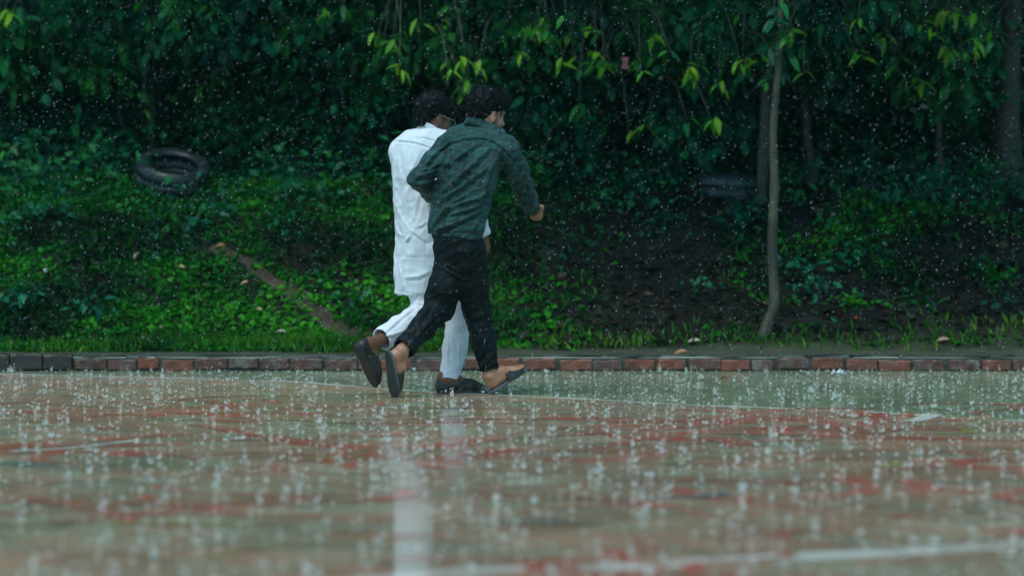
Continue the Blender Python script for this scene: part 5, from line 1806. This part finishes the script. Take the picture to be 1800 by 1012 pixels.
for p_, w, h in (([(694, 352), (706, 380), (722, 405), (745, 422)], 6, 0.012), ([(697, 392), (702, 410), (712, 421)], 4.5, 0.013), ([(712, 424), (717, 420), (720, 414)], 3, 0.008),
                 ([(700, 280), (706, 310), (716, 345)], 8, 0.007), ([(718, 275), (722, 310), (735, 350)], 8, 0.006), ([(740, 262), (728, 290), (712, 320)], 6, 0.006), ([(735, 345), (728, 380), (740, 410)], 6, 0.006),
                 ([(700, 460), (707, 485), (710, 505)], 4, 0.008), ([(712, 488), (735, 486), (752, 478)], 5, 0.009), ([(735, 398), (742, 396), (748, 390)], 3, 0.006), ([(695, 330), (700, 352), (708, 372)], 6, 0.005),
                 ([(758, 330), (752, 360), (756, 390)], 5, 0.006), ([(690, 440), (696, 462), (694, 490)], 4, 0.007)):
    L_.append((p_, w, h))
    L_.append(([(x + w * .8, y + w) for x, y in p_], w * .9, -h * .7))
L_.append(([(730, 243), (745, 243), (760, 247), (772, 254)], 2.0, -0.006))
L_.append(([(690, 247), (705, 246), (725, 248), (745, 253), (758, 258)], 1.5, 0.004))
L_.append(([(688, 250), (705, 249.5), (725, 251.5), (745, 257), (760, 262)], 1.4, -0.006))
L_.append(([(696, 450), (715, 451), (735, 452), (755, 453)], 1.3, -0.002))
L_.append(([(697, 456), (715, 457), (735, 458), (755, 457)], 1.3, 0.002))
L_.append(([(748, 385), (749, 420), (749, 460)], 1.3, -0.004))
L_.append(([(694, 510), (710, 513), (730, 517), (748, 521)], 1.2, -0.004))
garment('kurta', g, M['kurta'], white, L_, [((0.2, 0, 1), 9, 0.0062, 41), ((0.45, 0, 0.9), 22, 0.0026, 47), ((-0.3, 0, 0.95), 40, 0.0010, 49)])
kurta = [o for o in white.children if o.name.startswith('kurta')][0]
collar('collar', P(753, 236, 0.28), norm(P(757, 205, 0.285) - P(751, 242, 0.28)), (0.8, 0.55, -.2), 0.067, 0.042, M['kurta'], white, kurta, True, 0.3)

# white trousers
g = SDF(P(645, 690, -0.35) - .03, P(850, 420, 0.6) + .03, 0.005)
d_l = norm(wkn_l - wan_l)
d_r = norm(wkn_r - wan_r)
wcl = wan_l + d_l * 0.055
wcr = wan_r - d_r * 0.002
g.chain([whip_l, P(742, 500, .27), wkn_l], [0.10, 0.088, 0.076], k=0.03)
g.chain([wkn_l + np.array([-.02, 0, -.005]), wkn_l * .45 + wan_l * .55 + np.array([0.0, 0, 0.004]), wcl], [0.074, 0.066, 0.066], k=0.02, cap_b=True)
g.chain([whip_r, P(788, 500, .22), wkn_r, P(800, 610, .16), wcr], [0.10, 0.086, 0.068, 0.062, 0.056], k=0.03, cap_b=True)
g.cone(wcl - d_l * 0.03, wcl + d_l * 0.05, 0.060, 0.056, k=0, op='cut', cap_b=True)
g.cone(wcr - d_r * 0.03, wcr + d_r * 0.03, 0.049, 0.049, k=0, op='cut', cap_b=True)
L_ = []
for p_, w, h in (([(728, 540), (700, 563), (675, 585)], 3, 0.007), ([(730, 532), (745, 535), (752, 540)], 3, 0.007), ([(665, 592), (690, 588), (712, 580)], 3.5, 0.008), ([(680, 590), (700, 592), (715, 590)], 3, 0.006),
                 ([(797, 560), (806, 572), (816, 585)], 3.5, 0.008), ([(792, 590), (800, 612), (808, 622)], 4, 0.006), ([(786, 615), (790, 632), (806, 645)], 3, 0.008), ([(808, 600), (806, 625), (806, 645)], 3.5, 0.007), ([(790, 580), (788, 620), (786, 660)], 2, 0.005)):
    L_.append((p_, w, h))
    L_.append(([(x + w, y + w) for x, y in p_], w * .9, -h * .6))
garment('trousers', g, M['white_trousers'], white, L_, [((0.1, 0, 1), 13, 0.004, 53), ((0.7, 0, 0.5), 26, 0.0018, 57)])

# loafers
def loafer(Fm, inner):
    V, Fc = slab(Fm, outline(0.275, 0.098, inner), 0.0, 0.016, None, 0.003)
    so = part('shoe', None or mesh_from('shoe', *shoe_upper(Fm, inner), M['leather']), white)
    part('sole', mesh_from('sole', V, np.array([q for q in Fc if len(q) == 4]), M['sole'], False), white, so)
    # heel block
    hb = [p for p in outline(0.275, 0.096, inner)]
    hp = [(min(x, 0.082), y) for x, y in hb]
    V, Fc = slab(Fm, hp, -0.010, 0.002, None, 0.002)
    part('heel', mesh_from('heel', V, np.array([q for q in Fc if len(q) == 4]), M['sole'], False), white, so)
    # apron seam and strap across the instep
    mb = MB()
    pts = [Fm(0.150 + 0.075 * math.sin(math.pi * i / 12), inner * .004 + 0.030 * math.cos(math.pi * i / 12), 0.016 + 0.066 - 0.018 * math.sin(math.pi * i / 12) - 0.012) for i in range(13)]
    mb.tube(pts, 0.003, 5)
    part('seam', mb.mesh('seam', M['leather']), white, so)
    V, Fc = [], []
    for j, x in enumerate((0.118, 0.142)):
        for i in range(13):
            a = math.pi * i / 12
            V.append(Fm(x, math.cos(a) * 0.046, 0.018 + math.sin(a) ** .85 * (0.075 - 0.22 * (x - 0.118))))
    Fc = [(i, i + 1, i + 14, i + 13) for i in range(12)]
    part('band', mesh_from('band', V, np.array(Fc), M['leather']), white, so)
def shoe_upper(Fm, inner):
    lo = np.min([Fm(x, y, z) for x in (-.03, .3) for y in (-.07, .07) for z in (-.02, .13)], axis=0)
    hi = np.max([Fm(x, y, z) for x in (-.03, .3) for y in (-.07, .07) for z in (-.02, .13)], axis=0)
    g = SDF(lo, hi, 0.004)
    c = inner * 0.006
    g.chain([Fm(0.036, 0, 0.040), Fm(0.12, 0, 0.048), Fm(0.19, c, 0.036), Fm(0.238, c, 0.028)], [0.037, 0.042, 0.044, 0.031], Fm.r, 0.9, 0.02)
    g.cone(Fm(0.036, 0, 0.03), Fm(0.034, 0, 0.068), 0.036, 0.032, k=0.02)
    # opening
    g.chain([Fm(0.040, 0, 0.085), Fm(0.090, 0, 0.088), Fm(0.115, 0, 0.096)], [0.027, 0.030, 0.024], k=0, op='cut')
    g.cut_half(Fm(0, 0, 0.012), -Fm.u, Fm(0.13, 0, 0.0), 0.3)
    return g.mesh()
loafer(WL, 1)
loafer(WR, -1)

# spectacles
mbm = MB()
for s_ in (-1, 1):
    c = np.array([0.108, s_ * 0.034, 0.002])
    pts = [HW(c[0] - 0.010 * abs(math.cos(a)) * 0.3, c[1] + 0.025 * math.cos(a), c[2] + 0.019 * math.sin(a)) for a in np.linspace(0, 2 * math.pi, 17)]
    mbm.tube(pts, 0.0016, 5, cap=False)
    mbm.tube([HW(0.106, s_ * 0.059, 0.010), HW(0.070, s_ * 0.078, 0.010), HW(0.0, s_ * 0.084, 0.012), HW(-0.018, s_ * 0.083, -0.006)], 0.0016, 5)
mbm.tube([HW(0.108, -0.010, 0.006), HW(0.112, 0, 0.009), HW(0.108, 0.010, 0.006)], 0.0016, 5)
sp = part('spectacles', mbm.mesh('spectacles', M['metal']), white)
for s_ in (-1, 1):
    V = [HW(0.106, s_ * 0.034, 0.002)] + [HW(0.1055, s_ * 0.034 + 0.024 * math.cos(a), 0.002 + 0.018 * math.sin(a)) for a in np.linspace(0, 2 * math.pi, 17)[:-1]]
    part('lens', mesh_from('lens', V, np.array([(0, 1 + k, 1 + (k + 1) % 16) for k in range(16)]), M['lens']), white, sp)


# ------------------------------------------------------------------ rain and splashes
OCT_V = np.array([(1, 0, 0), (0, 1, 0), (-1, 0, 0), (0, -1, 0), (0, 0, 1), (0, 0, -1)], float)
OCT_F = np.array([(0, 1, 4), (1, 2, 4), (2, 3, 4), (3, 0, 4), (1, 0, 5), (2, 1, 5), (3, 2, 5), (0, 3, 5)])
def drops(pos, rad, elong, tilt):
    n = len(pos)
    V = OCT_V[None] * rad[:, None, None] * np.stack([np.ones(n), np.ones(n), elong], 1)[:, None]
    V[:, :, 0] += V[:, :, 2] * tilt[:, None]
    V = (V + pos[:, None]).reshape(-1, 3)
    F = (OCT_F[None] + (np.arange(n) * 6)[:, None, None]).reshape(-1, 3)
    return V, F
n = 38000
pos = np.stack([RNG.uniform(-5, 5, n), RNG.normal(0.6, 2.6, n).clip(-5.5, 7), RNG.uniform(0.05, 4.2, n)], 1)
pos = pos[pos[:, 2] > np.where(pos[:, 1] > 2.7, terrain(pos[:, 0], pos[:, 1]) + .05, 0.05)]
n = len(pos)
V, F = drops(pos, 0.0008 + 0.0012 * RNG.random(n) ** 3, 1.3 + 1.9 * RNG.random(n), 0.35 + 0.5 * RNG.random(n))
link('rain', mesh_from('rain', V, F, M['water'], True), kind='stuff', label='falling raindrops filling the air', category='rain')

def splashes(spots, scale, rng):
    VV, FF, off = [], [], 0
    m = 8
    for (x, y), s in zip(spots, scale):
        r0, h = 0.0055 * s * rng.uniform(.7, 1.3), 0.011 * s * rng.uniform(.5, 1.6)
        z0 = 0.010
        v = []
        for k in range(m):
            a = 2 * math.pi * k / m
            hh = h * rng.uniform(0.35, 1.25)
            fl = rng.uniform(1.15, 1.7)
            v.append((x + r0 * math.cos(a), y + r0 * math.sin(a), z0))
            v.append((x + r0 * fl * math.cos(a), y + r0 * fl * math.sin(a), z0 + hh))
        f = []
        for k in range(m):
            a, b = 2 * k, 2 * ((k + 1) % m)
            f += [(a, b, a + 1)] if rng.random() < 0.7 else [(a, b, a + 1), (b, b + 1, a + 1)]
        VV.append(np.array(v)); FF.append(np.array(f) + off); off += len(v)
        nd = rng.integers(2, 7)
        ang = rng.uniform(0, 6.28, nd)
        rr = r0 * rng.uniform(1.0, 3.2, nd)
        dp = np.stack([x + rr * np.cos(ang), y + rr * np.sin(ang), z0 + h * rng.uniform(.7, 2.6, nd)], 1)
        V_, F_ = drops(dp, 0.0013 * s * rng.uniform(.5, 1.7, nd), rng.uniform(.8, 1.6, nd), np.zeros(nd))
        VV.append(V_); FF.append(F_ + off); off += len(V_)
        if rng.random() < 0.3:        # rebound jet
            jh = h * rng.uniform(1.2, 2.4)
            V_, F_ = drops(np.array([[x, y, z0 + jh / 2]]), np.array([0.0018 * s]), np.array([jh / 2 / (0.0018 * s)]), np.zeros(1))
            VV.append(V_); FF.append(F_ + off); off += len(V_)
    return np.concatenate(VV), np.concatenate(FF)
rng = np.random.default_rng(3)
n = 6800
spots = np.stack([rng.uniform(-5, 5, n), rng.uniform(-11.5, 2.55, n)], 1)
sc = rng.uniform(0.5, 1.5, n) * np.where(rng.random(n) < .12, 1.5, 1.0)
n2 = 800                              # finer splashing in the gutter under the kerb
spots2 = np.stack([rng.uniform(-5, 5, n2), rng.uniform(0.3, 2.55, n2)], 1)
V, F = splashes(np.concatenate([spots, spots2]), np.concatenate([sc * 0.9, rng.uniform(.35, .7, n2)]), rng)
link('splashes', mesh_from('splashes', V, F, M['splash'], True), kind='stuff', label='splash crowns thrown up by raindrops on the wet road', category='splashes')
